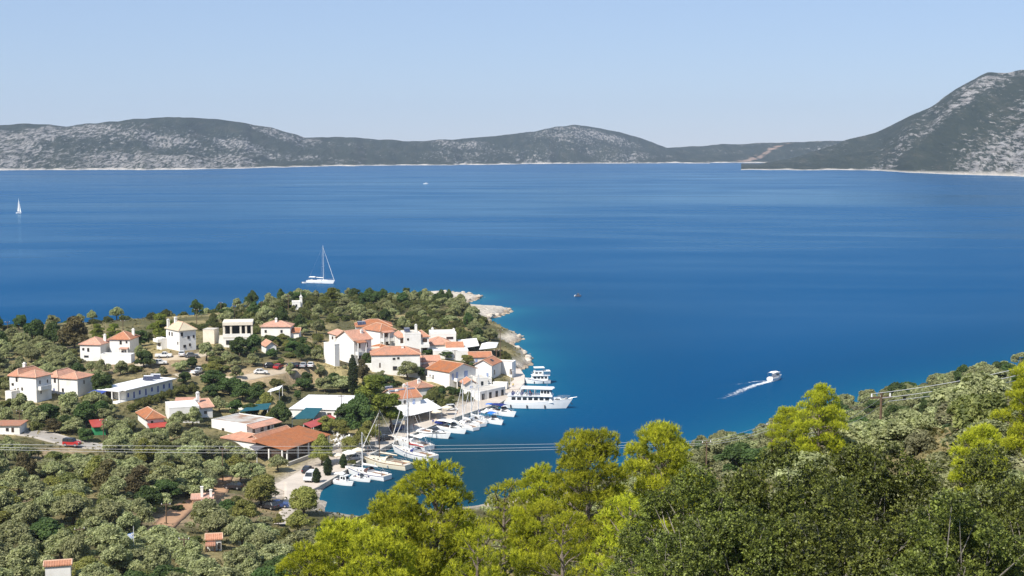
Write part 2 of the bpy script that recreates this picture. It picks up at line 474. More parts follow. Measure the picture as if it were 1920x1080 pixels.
mp = N.new('ShaderNodeMapping'); mp.inputs['Scale'].default_value = (.0012, .0034, 1); mp.inputs['Rotation'].default_value = (0, 0, R(4)); L.new(tc.outputs['Object'], mp.inputs['Vector'])
slick = noise_node(N, L, 1.0, 4, .5, mp.outputs[0], 1.8)
mp2 = N.new('ShaderNodeMapping'); mp2.inputs['Scale'].default_value = (.004, .011, 1); mp2.inputs['Rotation'].default_value = (0, 0, R(-6)); L.new(tc.outputs['Object'], mp2.inputs['Vector'])
slick2 = noise_node(N, L, 1.0, 3, .5, mp2.outputs[0], 1.8)
sl = math_node(N, L, 'MULTIPLY_ADD', slick2.outputs['Fac'], .35); L.new(slick.outputs['Fac'], sl.inputs[2])
a3 = N.new('ShaderNodeAttribute'); a3.attribute_name = 'lee'
sl = math_node(N, L, 'ADD', sl.outputs[0], a3.outputs['Fac'])
calm = ramp_node(N, L, sl.outputs[0], [(.50, 0.0), (.62, .22), (.74, .5), (.92, 1.0)])
body = ramp_node(N, L, a1.outputs['Fac'], [(0.0, (.001, .060, .168)), (.10, (.001, .053, .142)), (.32, (.003, .074, .155)), (.65, (.008, .110, .180)), (1.0, (.035, .150, .175))])
body2 = mix_node(N, L, a2.outputs['Fac'], body.outputs[0], (.006, .042, .068))
N.remove(B)
dif = N.new('ShaderNodeBsdfDiffuse'); L.new(body2.outputs[2], dif.inputs['Color'])
B = N.new('ShaderNodeBsdfGlossy'); B.inputs['Color'].default_value = (.72, .95, 1, 1)
ro = N.new('ShaderNodeMapRange'); ro.inputs['To Min'].default_value = .20; ro.inputs['To Max'].default_value = .10; L.new(calm.outputs[0], ro.inputs['Value'])
L.new(ro.outputs[0], B.inputs['Roughness'])
lw = N.new('ShaderNodeLayerWeight'); lw.inputs['Blend'].default_value = .5
fp = math_node(N, L, 'POWER', lw.outputs['Facing'], 13.0)
cs = math_node(N, L, 'MULTIPLY_ADD', calm.outputs[0], .42); cs.inputs[2].default_value = .24
fr = math_node(N, L, 'MULTIPLY_ADD', fp.outputs[0], .2); L.new(cs.outputs[0], fr.inputs[1]); fr.inputs[2].default_value = .012
wmx = N.new('ShaderNodeMixShader'); L.new(fr.outputs[0], wmx.inputs[0]); L.new(dif.outputs[0], wmx.inputs[1]); L.new(B.outputs[0], wmx.inputs[2])
L.new(wmx.outputs[0], N['Material Output'].inputs['Surface'])
mp3 = N.new('ShaderNodeMapping'); mp3.inputs['Scale'].default_value = (.35, .75, 1); mp3.inputs['Rotation'].default_value = (0, 0, R(12)); L.new(tc.outputs['Object'], mp3.inputs['Vector'])
rip = noise_node(N, L, 1.0, 5, .6, mp3.outputs[0], .3)
bs = math_node(N, L, 'MULTIPLY_ADD', calm.outputs[0], -.35); bs.inputs[2].default_value = .55
bmp = bump_node(N, L, rip.outputs['Fac'], .5, .35, B); L.new(bs.outputs[0], bmp.inputs['Strength']); L.new(bmp.outputs[0], dif.inputs['Normal'])
sme = np_mesh('sea', np.stack((SX, SY, np.zeros_like(SX)), -1).reshape(-1, 3), grid_faces(len(sx), len(sy)), 4, True, wm)
set_attr(sme, 'shallow', np.clip(shal, 0, 1).ravel()); set_attr(sme, 'cove', cove.ravel())
lee = .20 * np.exp(-((SX - 330) / 620) ** 2 - ((SY - 1950) / 800) ** 2) + .10 * np.exp(-((SX - 20) / 120) ** 2 - ((SY - 790) / 70) ** 2) - .16 * sm(3300, 4600, SY) - .10 * np.exp(-((SX - 900) / 380) ** 2 - ((SY - 1700) / 900) ** 2) - .10 * sm(700, 450, SY)
set_attr(sme, 'lee', lee.ravel())
sea = link(bpy.data.objects.new('sea', sme)); tag(sea, kind='structure', label='deep blue sea with pale calm streaks')

# ------------------------------------------------------------------ far hills
hm, hnt, N, L, B = new_mat('rocky_scrub_hillside')
tc = N.new('ShaderNodeTexCoord'); ge = N.new('ShaderNodeAttribute'); ge.attribute_name = 'bareness'
sh_ = N.new('ShaderNodeAttribute'); sh_.attribute_name = 'shoreband'
hmap = N.new('ShaderNodeMapping'); hmap.inputs['Scale'].default_value = (1, .16, 1); L.new(tc.outputs['Object'], hmap.inputs['Vector'])
v1 = noise_node(N, L, .085, 5, .8, hmap.outputs[0])
v2 = noise_node(N, L, .03, 6, .65, hmap.outputs[0])
gr = ramp_node(N, L, v2.outputs['Fac'], [(.3, (.018, .028, .018)), (.55, (.036, .046, .029)), (.75, (.085, .080, .058))])
s1 = math_node(N, L, 'ADD', v1.outputs['Fac'], ge.outputs['Fac'])
rk_ = ramp_node(N, L, s1.outputs[0], [(.54, 0.0), (.62, 1.0)])
v3 = noise_node(N, L, .09, 3, .6, hmap.outputs[0])
rc = ramp_node(N, L, v3.outputs['Fac'], [(.35, (.20, .185, .17)), (.7, (.44, .42, .40))])
h1 = mix_node(N, L, rk_.outputs[0], gr.outputs[0], rc.outputs[0])
or_ = N.new('ShaderNodeAttribute'); or_.attribute_name = 'scar'
h15 = mix_node(N, L, or_.outputs['Fac'], h1.outputs[2], (.34, .24, .18))
h2 = mix_node(N, L, sh_.outputs['Fac'], h15.outputs[2], (.66, .60, .52))
L.new(h2.outputs[2], B.inputs['Base Color']); B.inputs['Roughness'].default_value = 1; B.inputs['Specular IOR Level'].default_value = 0
bump_node(N, L, v1.outputs['Fac'], 1.0, 14, B)
def hill(ridge, shore, reach, label, step=5, seed=0, barefn=None, scar=None):
    x0, x1 = ridge[0][0], ridge[-1][0]
    P = np.arange(x0, x1 + 1, step)
    yr = np.interp(P, *zip(*ridge)) + (fbm(P / 23 + seed, P * 0 + 3.3, 4) - .5) * 5
    ys = np.interp(P, *zip(*shore)) + (fbm(P / 30 + seed, P * 0 + 8.3, 3) - .5) * 1.6
    T = np.concatenate((np.linspace(-.03, 1, 74), np.linspace(1.06, 1.7, 12)))
    u = (P - 960) / F
    ds = F * H / (ys - 275); dr = ds + reach
    zr = np.maximum(H + (275 - yr) * dr / F, 2)
    TT, _ = np.meshgrid(T, P, indexing='ij')
    D = ds + (dr - ds) * TT
    up = np.clip(TT, 0, 1)
    shape = np.where(TT < 0, TT * .6, np.where(TT <= 1, .55 * up + .45 * np.sin(up * math.pi / 2), np.cos((TT - 1) * 1.7)))
    Xw = u * D
    gul = (fbm(Xw / 420 + seed, D / 900, 5) - .5) * 2
    Z = zr * shape + gul * zr * .55 * np.clip(up * (1 - up) * 4, 0, 1) ** .7
    Z += (fbm(Xw / 60, D / 60, 4) - .5) * 14 * np.clip(up * 5, 0, 1) * np.clip((1 - up) * 6 + .12, 0, 1)
    Z = np.where(TT > 0, np.maximum(Z, .6 + np.minimum(40, zr * .8) * up), Z)
    lim = H + (Z * 0 + (zr - H) / dr) * D                    # keep the ridge the skyline
    Z = np.where((TT > 0) & (TT < .97), np.minimum(Z, lim - 2 - 6 * (1 - up)), Z)
    me = np_mesh('hill', np.stack((Xw, D, Z), -1).reshape(-1, 3), grid_faces(len(P), len(T)), 4, True, hm)
    big = fbm(Xw / 260 + 40 + seed, D / 260, 4)
    bn = (big - .5) * .42 + .005 + gul * .07
    if barefn is not None: bn = bn + barefn(P[None, :], up)
    set_attr(me, 'bareness', np.clip(bn, -.2, .085).ravel())
    set_attr(me, 'shoreband', (sm(5, 2, Z + (fbm(Xw / 40, D / 40) - .45) * 9) * sm(.16, .06, up)).ravel())
    sc = np.zeros_like(Z)
    if scar: 
        px0, px1, t0, t1, slope = scar
        c = px0 + (px1 - px0) * (up - t0) / (t1 - t0)
        sc = sm(slope, slope * .5, np.abs(P[None, :] - c) + (fbm(Xw / 14, Z / 8) - .4) * 26) * sm(t0 - .05, t0, up) * sm(t1 + .1, t1, up)
    set_attr(me, 'scar', sc.ravel())
    o = link(bpy.data.objects.new('hill', me)); tag(o, kind='structure', label=label)
    return o
def bare_left(P, t): return .10 * np.exp(-((P - 290) / 90) ** 2) * sm(.75, .4, t) + .12 * np.exp(-((P - 30) / 75) ** 2) * sm(.6, .35, t) + .05 * np.exp(-((P - 450) / 60) ** 2) - .06 * sm(560, 640, P) + .07 * np.exp(-((P - 1070) / 110) ** 2) - .12 * sm(.9, 1, t)
hill([(-900, 262), (-400, 240), (0, 234), (60, 232), (130, 237), (200, 230), (270, 223), (340, 220), (400, 223), (450, 230), (510, 238), (545, 250), (575, 258), (640, 257),
      (700, 261), (770, 264), (850, 262), (930, 255), (1000, 248), (1040, 238), (1070, 235), (1110, 238), (1160, 247), (1200, 260), (1245, 275), (1290, 292), (1330, 304)],
     [(-900, 326), (0, 319), (200, 318), (330, 318), (500, 314.2), (620, 311.2), (750, 310), (880, 309), (990, 307), (1330, 305.5)], 1150,
     'long rocky island with two rounded summits across the water', seed=1, barefn=bare_left)
hill([(1130, 304), (1200, 290), (1245, 279), (1300, 275), (1350, 271), (1420, 268), (1500, 266), (1560, 264), (1640, 262), (1760, 266), (1900, 280)],
     [(1130, 304.5), (1250, 304.5), (1900, 307)], 900, 'low dark green saddle with orange scar between the two hills', seed=5,
     barefn=lambda P, t: .05 * sm(1330, 1480, P) - .10, scar=(1392, 1468, .12, .85, 11))
hill([(1388, 318.4), (1405, 315.5), (1425, 310), (1455, 303), (1500, 291), (1550, 275), (1580, 264), (1640, 248), (1700, 219), (1740, 200), (1780, 172), (1812, 154), (1832, 145), (1845, 142), (1870, 145),
      (1905, 143), (1940, 146), (2100, 150), (2400, 170), (2900, 240)],
     [(1388, 318.0), (1500, 318.5), (1620, 318.5), (1700, 323), (1800, 327), (1920, 330.5), (2300, 345), (2900, 350)], 950,
     'steep dark mountain with scattered pale rocks at the right', seed=9, barefn=lambda P, t: .09 * sm(1690, 1850, P) * (.95 - .55 * t) - .085 + .03 * sm(.12, .0, t))

# ------------------------------------------------------------------ roads, paths and the quay
def strip(name, pts, w, m, label, lift=.2, thick=.25, n=6):
    """a paved strip laid on the ground along ground points"""
    P = [np.array(p[:2]) for p in pts]
    Q = []
    for i in range(len(P) - 1):
        k = max(2, int(np.hypot(*(P[i + 1] - P[i])) / 2.0))
        for j in range(k): Q.append(P[i] + (P[i + 1] - P[i]) * j / k)
    Q.append(P[-1])
    Q = np.array(Q)
    for _ in range(4): Q[1:-1] = (Q[:-2] + 2 * Q[1:-1] + Q[2:]) / 4
    T = np.gradient(Q, axis=0); T /= np.linalg.norm(T, axis=1)[:, None]
    Nn = np.stack((-T[:, 1], T[:, 0]), -1)
    us = np.linspace(-.5, .5, n)
    V = []
    for q, nn in zip(Q, Nn):
        for u in us:
            p = q + nn * u * w
            V.append((p[0], p[1], height(p[0], p[1]) + lift))
    V = np.array(V).reshape(len(Q), n, 3)
    top = V.reshape(-1, 3)
    nn = len(Q)
    side = top.copy(); side[:, 2] -= .5
    F1 = grid_faces(n, nn)
    fl = list(F1)
    off = len(top)
    for i in range(nn - 1):
        for j in (0, n - 1):
            a, b = i * n + j, (i + 1) * n + j
            fl += [a, b, b + off, a + off]
    me = np_mesh(name, np.concatenate((top, side)), fl, 4, False, m)
    o = link(bpy.data.objects.new(name, me)); tag(o, kind='structure', label=label)
    return o
G = lambda *p: [on_ground(*q) for q in p]
strip('road', G((-120, 790), (60, 812), (100, 822), (150, 836), (215, 840)), 6.5, ASPHALT, 'worn grey road where the red car drives')
strip('lane', G((250, 690), (300, 672), (345, 672), (380, 668), (400, 655)), 4.5, mat('pale_dirt_track', (.50, .42, .31), (.40, .33, .24), .3, .95, .3, .1), 'pale dirt lane past the parked cars by the cream roofed house')
strip('lane', G((330, 706), (372, 698), (385, 700), (430, 715), (480, 705), (560, 690)), 4.5, MATS['pale_dirt_track'], 'dirt track leading to the parking ground')
strip('path', G((548, 905), (548, 940), (530, 985)), 3.4, PAVE, 'pale path running down from the quay corner between the trees')
strip('lane', G((280, 1010), (310, 985), (345, 950), (400, 932), (420, 890)), 4.0, mat('red_earth_track', (.45, .27, .16), (.37, .22, .13), .4, .95, .3, .1), 'red earth track through the olive grove')

# quay: a built edge with a real step down to the water
edge = [at_z(p[0], p[1]) for p in SHORE_PX[:12]]
inner = [on_ground(*p) for p in [(955, 690), (948, 712), (930, 732), (890, 752), (850, 768), (800, 787), (742, 808), (690, 832), (640, 855), (600, 876), (520, 872), (505, 885), (520, 915), (560, 932)]]
qp = [(p[0], p[1]) for p in edge] + [(p[0], p[1]) for p in inner]
QZ = 1.05
MB().prism(qp, -2.5, QZ).build('quay_pavement', PAVE)
tag(bpy.data.objects['quay_pavement'], kind='structure', label='pale paved harbour quay along the moored boats')
kb = MB()
for i in range(len(edge) - 2):
    a, b = edge[i], edge[i + 1]
    d = b - a; l = np.hypot(d[0], d[1])
    kb.box(((a[0] + b[0]) / 2, (a[1] + b[1]) / 2, QZ + .06), (l, .5, .16), math.atan2(d[1], d[0]))
o = kb.build('quay_kerb', CONC); tag(o, kind='structure', label='raised stone edge of the quay')
pier = [at_z(*p) for p in [(955, 738), (958, 716), (957, 700), (975, 699), (984, 712), (983, 726), (974, 737)]]
o = MB().prism([(p[0], p[1]) for p in pier], -2.5, QZ + .35).build('pier', mat('pier_concrete', (.60, .53, .46), (.52, .46, .40), .25, .9, .2, .2)); tag(o, kind='structure', label='rounded concrete pier head beside the passenger boats')

# ------------------------------------------------------------------ buildings
BLOCK, KEEP = [], []          # ground taken by buildings / views kept open in front of them
WIN = {}
RIDGE = mat('ridge_mortar', (.62, .42, .30), (.50, .32, .22), 2, .9, 0, .2)
def window_parts(root, w, h, style, loc, rz):
    key = (round(w, 2), round(h, 2), style)
    if key not in WIN:
        L_ = []
        if style in 'pbc':
            fr = MB()
            t = .09
            fr.span((-w / 2 - t, -.07, -h / 2 - t), (-w / 2, .05, h / 2 + t)).span((w / 2, -.07, -h / 2 - t), (w / 2 + t, .05, h / 2 + t))
            fr.span((-w / 2, -.07, h / 2), (w / 2, .05, h / 2 + t)).span((-w / 2 - .05, -.14, -h / 2 - t), (w / 2 + .05, .05, -h / 2))
            if w > .8: fr.span((-.03, -.05, -h / 2), (.03, .05, h / 2))
            L_.append(('frame', fr.mesh('frame', {'p': SHADEDOOR, 'b': WHITE, 'c': PALEBLUE}[style]), (0, 0, 0)))
        if style == 'b':
            sm_ = MB().span((-.25 * w, -.06, -h / 2), (.25 * w, 0, h / 2)).mesh('shutter', BLUE)
            L_ += [('shutter', sm_, (-.78 * w, -.02, 0)), ('shutter', sm_, (.78 * w, -.02, 0))]
        if style == 'c':
            sm_ = MB().span((-.235 * w, -.06, -h / 2), (.235 * w, 0, h / 2)).mesh('shutter', PALEBLUE)
            L_ += [('shutter', sm_, (-.25 * w, -.03, 0)), ('shutter', sm_, (.25 * w, -.03, 0))]
        pane = MB().span((-w / 2, -.03, -h / 2), (w / 2, .06, h / 2)).mesh('window', {'d': SHADEDOOR, 'n': BLUE, 'g': GREENP}.get(style, GLASS))
        WIN[key] = (pane, L_)
    pane, L_ = WIN[key]
    o = put('door' if style in 'dn' and h > 1.7 else 'window', pane, root, loc, rz)
    for n_, me, l in L_: put(n_, me, o, l)
    return o
def roof_mesh(kind, W, D, h, rh, ov, m, name='roof'):
    b = MB(); caps = MB(); t = .16
    if kind in ('gx', 'gy'):
        half = (D if kind == 'gx' else W) / 2
        s = rh / half
        e = half + ov
        prof = [(-e, h - ov * s + .02), (0, h + rh + .02), (e, h - ov * s + .02), (e, h - ov * s + .02 + t), (0, h + rh + .02 + t), (-e, h - ov * s + .02 + t)]
        l = (W if kind == 'gx' else D) / 2 + ov
        if kind == 'gx': b.extrude_x(prof, -l, l); caps.tube([(-l, 0, h + rh + t), (l, 0, h + rh + t)], .13, 6)
        else: b.extrude_y(prof, -l, l); caps.tube([(0, -l, h + rh + t), (0, l, h + rh + t)], .13, 6)
        for sg in (-1, 1):
            q = [(sg * l, -e, h - ov * s + t), (sg * l, 0, h + rh + t), (sg * l, e, h - ov * s + t)]
            if kind == 'gy': q = [(p[1], p[0], p[2]) for p in q]
            caps.tube(q, .10, 5)
    elif kind == 'hip':
        x, y = W / 2 + ov, D / 2 + ov
        zb = h - .06
        if x >= y: r0, r1 = (-(x - y), 0), ((x - y), 0)
        else: r0, r1 = (0, -(y - x)), (0, (y - x))
        zt = h + rh
        vs = [(-x, -y, zb), (x, -y, zb), (x, y, zb), (-x, y, zb), (-x, -y, zb + t), (x, -y, zb + t), (x, y, zb + t), (-x, y, zb + t), (r0[0], r0[1], zt), (r1[0], r1[1], zt)]
        fs = [(3, 2, 1, 0), (0, 1, 5, 4), (1, 2, 6, 5), (2, 3, 7, 6), (3, 0, 4, 7)]
        fs += [(4, 5, 9, 8), (5, 6, 9), (6, 7, 8, 9), (7, 4, 8)] if x >= y else [(4, 5, 8), (5, 6, 9, 8), (6, 7, 9), (7, 4, 8, 9)]
        b.add(vs, fs)
        R0, R1 = (r0[0], r0[1], zt + .03), (r1[0], r1[1], zt + .03)
        if abs(x - y) > .2: caps.tube([R0, R1], .13, 6)
        near = [R0, R1, R1, R0] if x >= y else [R0, R0, R1, R1]
        for k in range(4): caps.tube([tuple(np.array(vs[4 + k]) + (0, 0, .03)), near[k]], .11, 5)
    elif kind == 'shed':
        e = D / 2 + ov
        prof = [(-e, h), (e, h + rh), (e, h + rh + .14), (-e, h + .14)]
        b.extrude_x(prof, -W / 2 - ov, W / 2 + ov)
    elif kind == 'slab':
        b.span((-W / 2 - ov, -D / 2 - ov, h + .002), (W / 2 + ov, D / 2 + ov, h + .22))
    return b.mesh(name, m), (caps.mesh('ridge_cap', RIDGE) if caps.v else None)
def frame_at(px, py, fpx, lpx, rot, W=None, D=None, py_z=None):
    """place a rectangular plan by the picture position of its nearest base corner"""
    g = on_ground(px, py)
    s = F / (g[1] * CP - (g[2] - H) * SP)
    r = R(rot)
    if W is None: W = fpx / (s * abs(math.cos(r)))
    if D is None: D = lpx / (s * abs(math.sin(r))) if abs(rot) > 3 else 8.0
    cx, cy = (0 if rot == 0 else (W / 2 if rot > 0 else -W / 2)), D / 2
    c = (g[0] + cx * math.cos(r) - cy * math.sin(r), g[1] + cx * math.sin(r) + cy * math.cos(r), g[2])
    return c, s, r, W, D
def volume(root, px, py, fpx, lpx, h, rp, rot, roof='hip', tile=None, wall=None, wins=(), chim=(), ov=.4, W=None, D=None, z0=None, wallname='wall'):
    c, s, r, W, D = frame_at(px, py, fpx, lpx, rot, W, D)
    if z0 is not None: c = (c[0], c[1], z0)
    tile = tile or TERRA; wall = wall or WHITE
    h /= s * .985; rp /= s
    off = (0, 0, 0)
    if root is None: return c
    base = Vector(c) - Vector(root.location)
    b = MB()
    hb = h - .005 if roof in ('slab', 'shed') else h
    b.span((-W / 2, -D / 2, -3.5), (W / 2, D / 2, hb))
    if roof == 'gx':
        b.extrude_x([(-D / 2, h), (D / 2, h), (0, h + rp)], -W / 2 + .01, W / 2 - .01)
    if roof == 'gy':
        b.extrude_y([(-W / 2, h), (W / 2, h), (0, h + rp)], -D / 2 + .01, D / 2 - .01)
    if roof == 'shed':
        b.extrude_x([(-D / 2, hb), (D / 2, hb), (D / 2, h + rp - .02)], -W / 2 + .01, W / 2 - .01)
    b.build(wallname, wall, root, loc=base, rz=r)
    if roof == 'flat':
        t = .22
        b = MB().span((-W / 2 + t, -D / 2 + t, h + .002), (W / 2 - t, D / 2 - t, h + .06))
        ro = b.build('roof', tile if tile is not TERRA else CONC, root, loc=base, rz=r)
        pb = MB()
        ph = max(rp, .25)
        pb.span((-W / 2 - .03, -D / 2 - .03, h - .05), (W / 2 + .03, -D / 2 + t, h + ph)).span((-W / 2 - .03, D / 2 - t, h - .05), (W / 2 + .03, D / 2 + .03, h + ph))
        pb.span((-W / 2 - .03, -D / 2 + t, h - .05), (-W / 2 + t, D / 2 - t, h + ph)).span((W / 2 - t, -D / 2 + t, h - .05), (W / 2 + .03, D / 2 - t, h + ph))
        pb.build('parapet', wall, root, loc=base, rz=r)
    else:
        me, cap = roof_mesh(roof, W, D, h, rp, ov, tile)
        ro = put('roof', me, root, base, r)
        if cap: put('ridge_cap', cap, ro)
    for (fx, fy, ch) in chim:
        cb = MB().box((0, 0, (h + ch) / 2 + h / 4), (.75, .6, ch + h / 2)).box((0, 0, h + ch + .08), (.95, .8, .14)).box((0, 0, h + ch + .32), (.5, .4, .3))
        put('chimney', cb.mesh('chimney', wall), ro, (fx * W / 2, fy * D / 2, 0))
    for (face, u, zc, w, hh, st) in wins:
        w /= s; hh /= s; zc /= s
        ln = W if face in 'FB' else D
        if face == 'F': l, a = ((u - .5) * ln, -D / 2, zc), 0
        elif face == 'R': l, a = (W / 2, (u - .5) * ln, zc), math.pi / 2
        elif face == 'L': l, a = (-W / 2, (.5 - u) * ln, zc), -math.pi / 2
        if st in 'bpo': w *= 1.0
        p = Vector((l[0] * math.cos(r) - l[1] * math.sin(r), l[0] * math.sin(r) + l[1] * math.cos(r), l[2])) + base
        window_parts(root, w, hh, st, p, r + a)
    BLOCK.append((c[0], c[1], max(W, D) * .62))
    q = [project(c[0] + sx * W / 2 * math.cos(r) - sy * D / 2 * math.sin(r), c[1] + sx * W / 2 * math.sin(r) + sy * D / 2 * math.cos(r), c[2] + z) for sx in (-1, 1) for sy in (-1, 1) for z in (0, h + rp)]
    xs, ys = [a[0] for a in q], [a[1] for a in q]
    KEEP.append((min(xs), min(ys), max(xs), max(ys) - 9, c[1]))
    return c, s, r, W, D, h
def building(label, cat, name, *a, group='buildings of the harbour village', **k):
    c = volume(None, *a, **k)
    root = empty(name, c, 0, label, cat, group)
    info = volume(root, *a, **k)
    return root, info
def local_part(root, info, name, mb, m, parent=None):
    c, s, r, W, D, h = info
    return mb.build(name, m, parent or root, loc=Vector(c) - Vector(root.location), rz=r)
def veranda(root, info, face, a0, a1, dep, zt, m, nposts, slope=.25, post=WHITE, z0=0.0):
    """roof slab on posts along one face (F or L), a0..a1 as fractions"""
    c, s, r, W, D, h = info
    b = MB()
    if face == 'F':
        x0, x1 = (a0 - .5) * W, (a1 - .5) * W
        b.extrude_x([(-D / 2 - dep, zt - slope), (-D / 2 - .01, zt), (-D / 2 - .01, zt + .14), (-D / 2 - dep, zt + .14 - slope)], x0, x1)
        local_part(root, info, 'veranda_roof', b, m)
        for k in range(nposts):
            x = x0 + .15 + (x1 - x0 - .3) * k / max(nposts - 1, 1)
            local_part(root, info, 'post', MB().box((x, -D / 2 - dep + .2, (zt - slope + z0 - 1) / 2), (.28, .28, zt - slope - z0 + 1)), post)
    else:
        y0, y1 = (.5 - a1) * D, (.5 - a0) * D
        b.extrude_y([(-W / 2 - dep, zt - slope), (-W / 2 - .01, zt), (-W / 2 - .01, zt + .14), (-W / 2 - dep, zt + .14 - slope)], y0, y1)
        local_part(root, info, 'veranda_roof', b, m)
        for k in range(nposts):
            y = y0 + .15 + (y1 - y0 - .3) * k / max(nposts - 1, 1)
            local_part(root, info, 'post', MB().box((-W / 2 - dep + .2, y, (zt - slope + z0 - 1) / 2), (.28, .28, zt - slope - z0 + 1)), post)
def balcony(root, info, face, a0, a1, dep, z, m=WHITE):
    c, s, r, W, D, h = info
    b = MB()
    if face == 'F':
        x0, x1 = (a0 - .5) * W, (a1 - .5) * W; y = -D / 2
        b.span((x0, y - dep, z), (x1, y - .01, z + .18)).span((x0, y - dep, z + .181), (x1, y - dep + .14, z + 1.05))
        b.span((x0, y - dep + .141, z + .181), (x0 + .14, y - .01, z + 1.05)).span((x1 - .14, y - dep + .141, z + .181), (x1, y - .01, z + 1.05))
    else:
        y0, y1 = (.5 - a1) * D, (.5 - a0) * D; x = -W / 2
        if face == 'R': x = W / 2; dep = -dep
        xa, xb = sorted((x - dep, x - (.01 if dep > 0 else -.01)))
        b.span((xa, y0, z), (xb, y1, z + .18))
        xo = x - dep
        b.span((min(xo, xo + .14 * (1 if dep > 0 else -1)), y0, z + .181), (max(xo, xo + .14 * (1 if dep > 0 else -1)), y1, z + 1.05))
        b.span((xa, y0, z + .181), (xb, y0 + .14, z + 1.0)).span((xa, y1 - .14, z + .181), (xb, y1, z + 1.0))
    local_part(root, info, 'balcony', b, m)
def solar(root, info, spots, n=3, tilt=.55, z=None):
    c, s, r, W, D, h = info
    for (x, y, zz, rz) in spots:
        b = MB().extrude_x([(-.5, .25), (.5, .25 + tilt * 1.6), (.44, .34 + tilt * 1.6), (-.56, .34)], -.48 * n, .48 * n)
        o = local_part(root, info, 'solar_panel', b, SOLAR)
        o.location = o.location + Vector((x * math.cos(r) - y * math.sin(r), x * math.sin(r) + y * math.cos(r), zz)); o.rotation_euler.z += rz
        k = MB().tube([(-.45 * n, .62, .5 + tilt * 1.4), (.45 * n, .62, .5 + tilt * 1.4)], .22, 8).tube([(-.4 * n, .5, 0), (-.4 * n, .5, .5 + tilt)], .04, 4).tube([(.4 * n, .5, 0), (.4 * n, .5, .5 + tilt)], .04, 4)
        k.build('water_tank', STEEL, o)

# far left pair on the slope
root, i = building('small white house with hipped red roof, left of the pair on the slope', 'house', 'house', 189, 676, 40, 0, 29, 12, -8, D=7.5, chim=[(.8, .3, 2.3)],
    wins=[('F', .16, 21, 3, 3, 'p'), ('F', .4, 20, 3, 5.5, 'p'), ('F', .3, 7, 9, 4, 'o')])
root, i = building('taller white house with hipped red roof above a white terrace wall', 'house', 'house', 244, 667, 39, 0, 30, 13, -6, D=7.5, chim=[(.75, .4, 2.4)],
    wins=[('F', .55, 25, 3, 5.5, 'p'), ('F', .84, 26, 2.2, 3, 'p'), ('F', .82, 6, 3.5, 8, 'd'), ('F', .62, 6, 3, 4, 'p')])
veranda(root, i, 'F', .52, .95, 1.3, 2.5, TERRA2, 2, .35)
root, i = building('plain white terrace wall below the taller hipped house', 'wall', 'terrace_wall', 246, 681, 58, 0, 15, .3, -6, 'flat', D=3.0)
# cream-roofed house
root, i = building('white two-storey house with cream tiled hip roof and tall chimney', 'house', 'house', 337, 659, 26, 35, 38, 14, 40, tile=PALETILE, chim=[(-.2, .5, 3.2), (-.9, .75, 2.6)],
    wins=[('L', .26, 30, 3.6, 6, 'p'), ('L', .46, 30, 3.6, 6, 'p'), ('L', .88, 15, 2.5, 4, 'p'), ('F', .15, 32, 3.4, 6, 'p'), ('F', .55, 25, 3.6, 4, 'p'), ('F', .86, 26, 2.4, 4, 'p'), ('F', .3, 9, 4, 4, 'p'), ('F', .62, 11, 2.4, 4, 'p')])
balcony(root, i, 'L', .0, .0, 0.1, 3) if False else None
info2 = volume(root, 303, 656, 8, 13, 20, .5, 40, 'flat', wins=[('L', .5, 9, 6, 7, 'd')])
balcony(root, info2, 'L', .0, 1.0, 1.2, info2[5] - 1.0)
# modern villa: frame of slabs and piers with deep glazing
root, i = building('modern cubic villa with pale frame and wide dark windows', 'villa', 'villa', 419, 651, 47, 0, 17, .2, 8, 'slab', tile=CREAM, wall=WHITE, D=8, ov=.1, wins=[('F', .25, 9, 13, 7, 'p'), ('F', .7, 9, 10, 7, 'p')])
c, s, r, W, D, h = i
z0, z1 = h + .22, 41 / s
local_part(root, i, 'upper_floor_core', MB().span((-W / 2 + .4, -D / 2 + 2.2, z0), (W / 2 + .6, D / 2, z1)), CREAM)
local_part(root, i, 'roof_slab', MB().span((-W / 2 - .15, -D / 2 - .2, z1 + .003), (W / 2 + 1.2, D / 2 + .2, z1 + 1.0)), CREAM)
for k, x in enumerate((-W / 2 + .2, -W / 2 + 2.4, W / 2 - 2.6, W / 2 - .9, W / 2 + .9)):
    local_part(root, i, 'pier', MB().span((x - .28, -D / 2 + .1, z0), (x + .28, -D / 2 + .9, z1)), CREAM)
for x0, x1 in ((-W / 2 + .5, -W / 2 + 2.1), (-W / 2 + 2.8, W / 2 - 3.0), (W / 2 - 2.3, W / 2 - 1.2), (W / 2 - .6, W / 2 + .6)):
    p = local_part(root, i, 'window', MB().span((x0, -D / 2 + 2.0, z0 + .15), (x1, -D / 2 + 2.19, z1 - .2)), GLASS)
    MB().span(((x0 + x1) / 2 - .04, -D / 2 + 1.93, z0 + .15), ((x0 + x1) / 2 + .04, -D / 2 + 2.0, z1 - .2)).build('frame', SHADEDOOR, p)
local_part(root, i, 'terrace_parapet', MB().span((-W / 2 - .12, -D / 2 - .12, z0 + .003), (W / 2 + .5, -D / 2 + .08, z0 + 1.1)), WHITE)
local_part(root, i, 'outside_stair', MB().add([(-W / 2 - 1.6, -D / 2, -2), (-W / 2 - .02, -D / 2, -2), (-W / 2 - .02, D / 2 - 1, -2), (-W / 2 - 1.6, D / 2 - 1, -2), (-W / 2 - 1.6, -D / 2, .6), (-W / 2 - .02, -D / 2, .6), (-W / 2 - .02, D / 2 - 1, h), (-W / 2 - 1.6, D / 2 - 1, h)],
    [(3, 2, 1, 0), (4, 5, 6, 7), (0, 1, 5, 4), (1, 2, 6, 5), (2, 3, 7, 6), (3, 0, 4, 7)]), CONC)
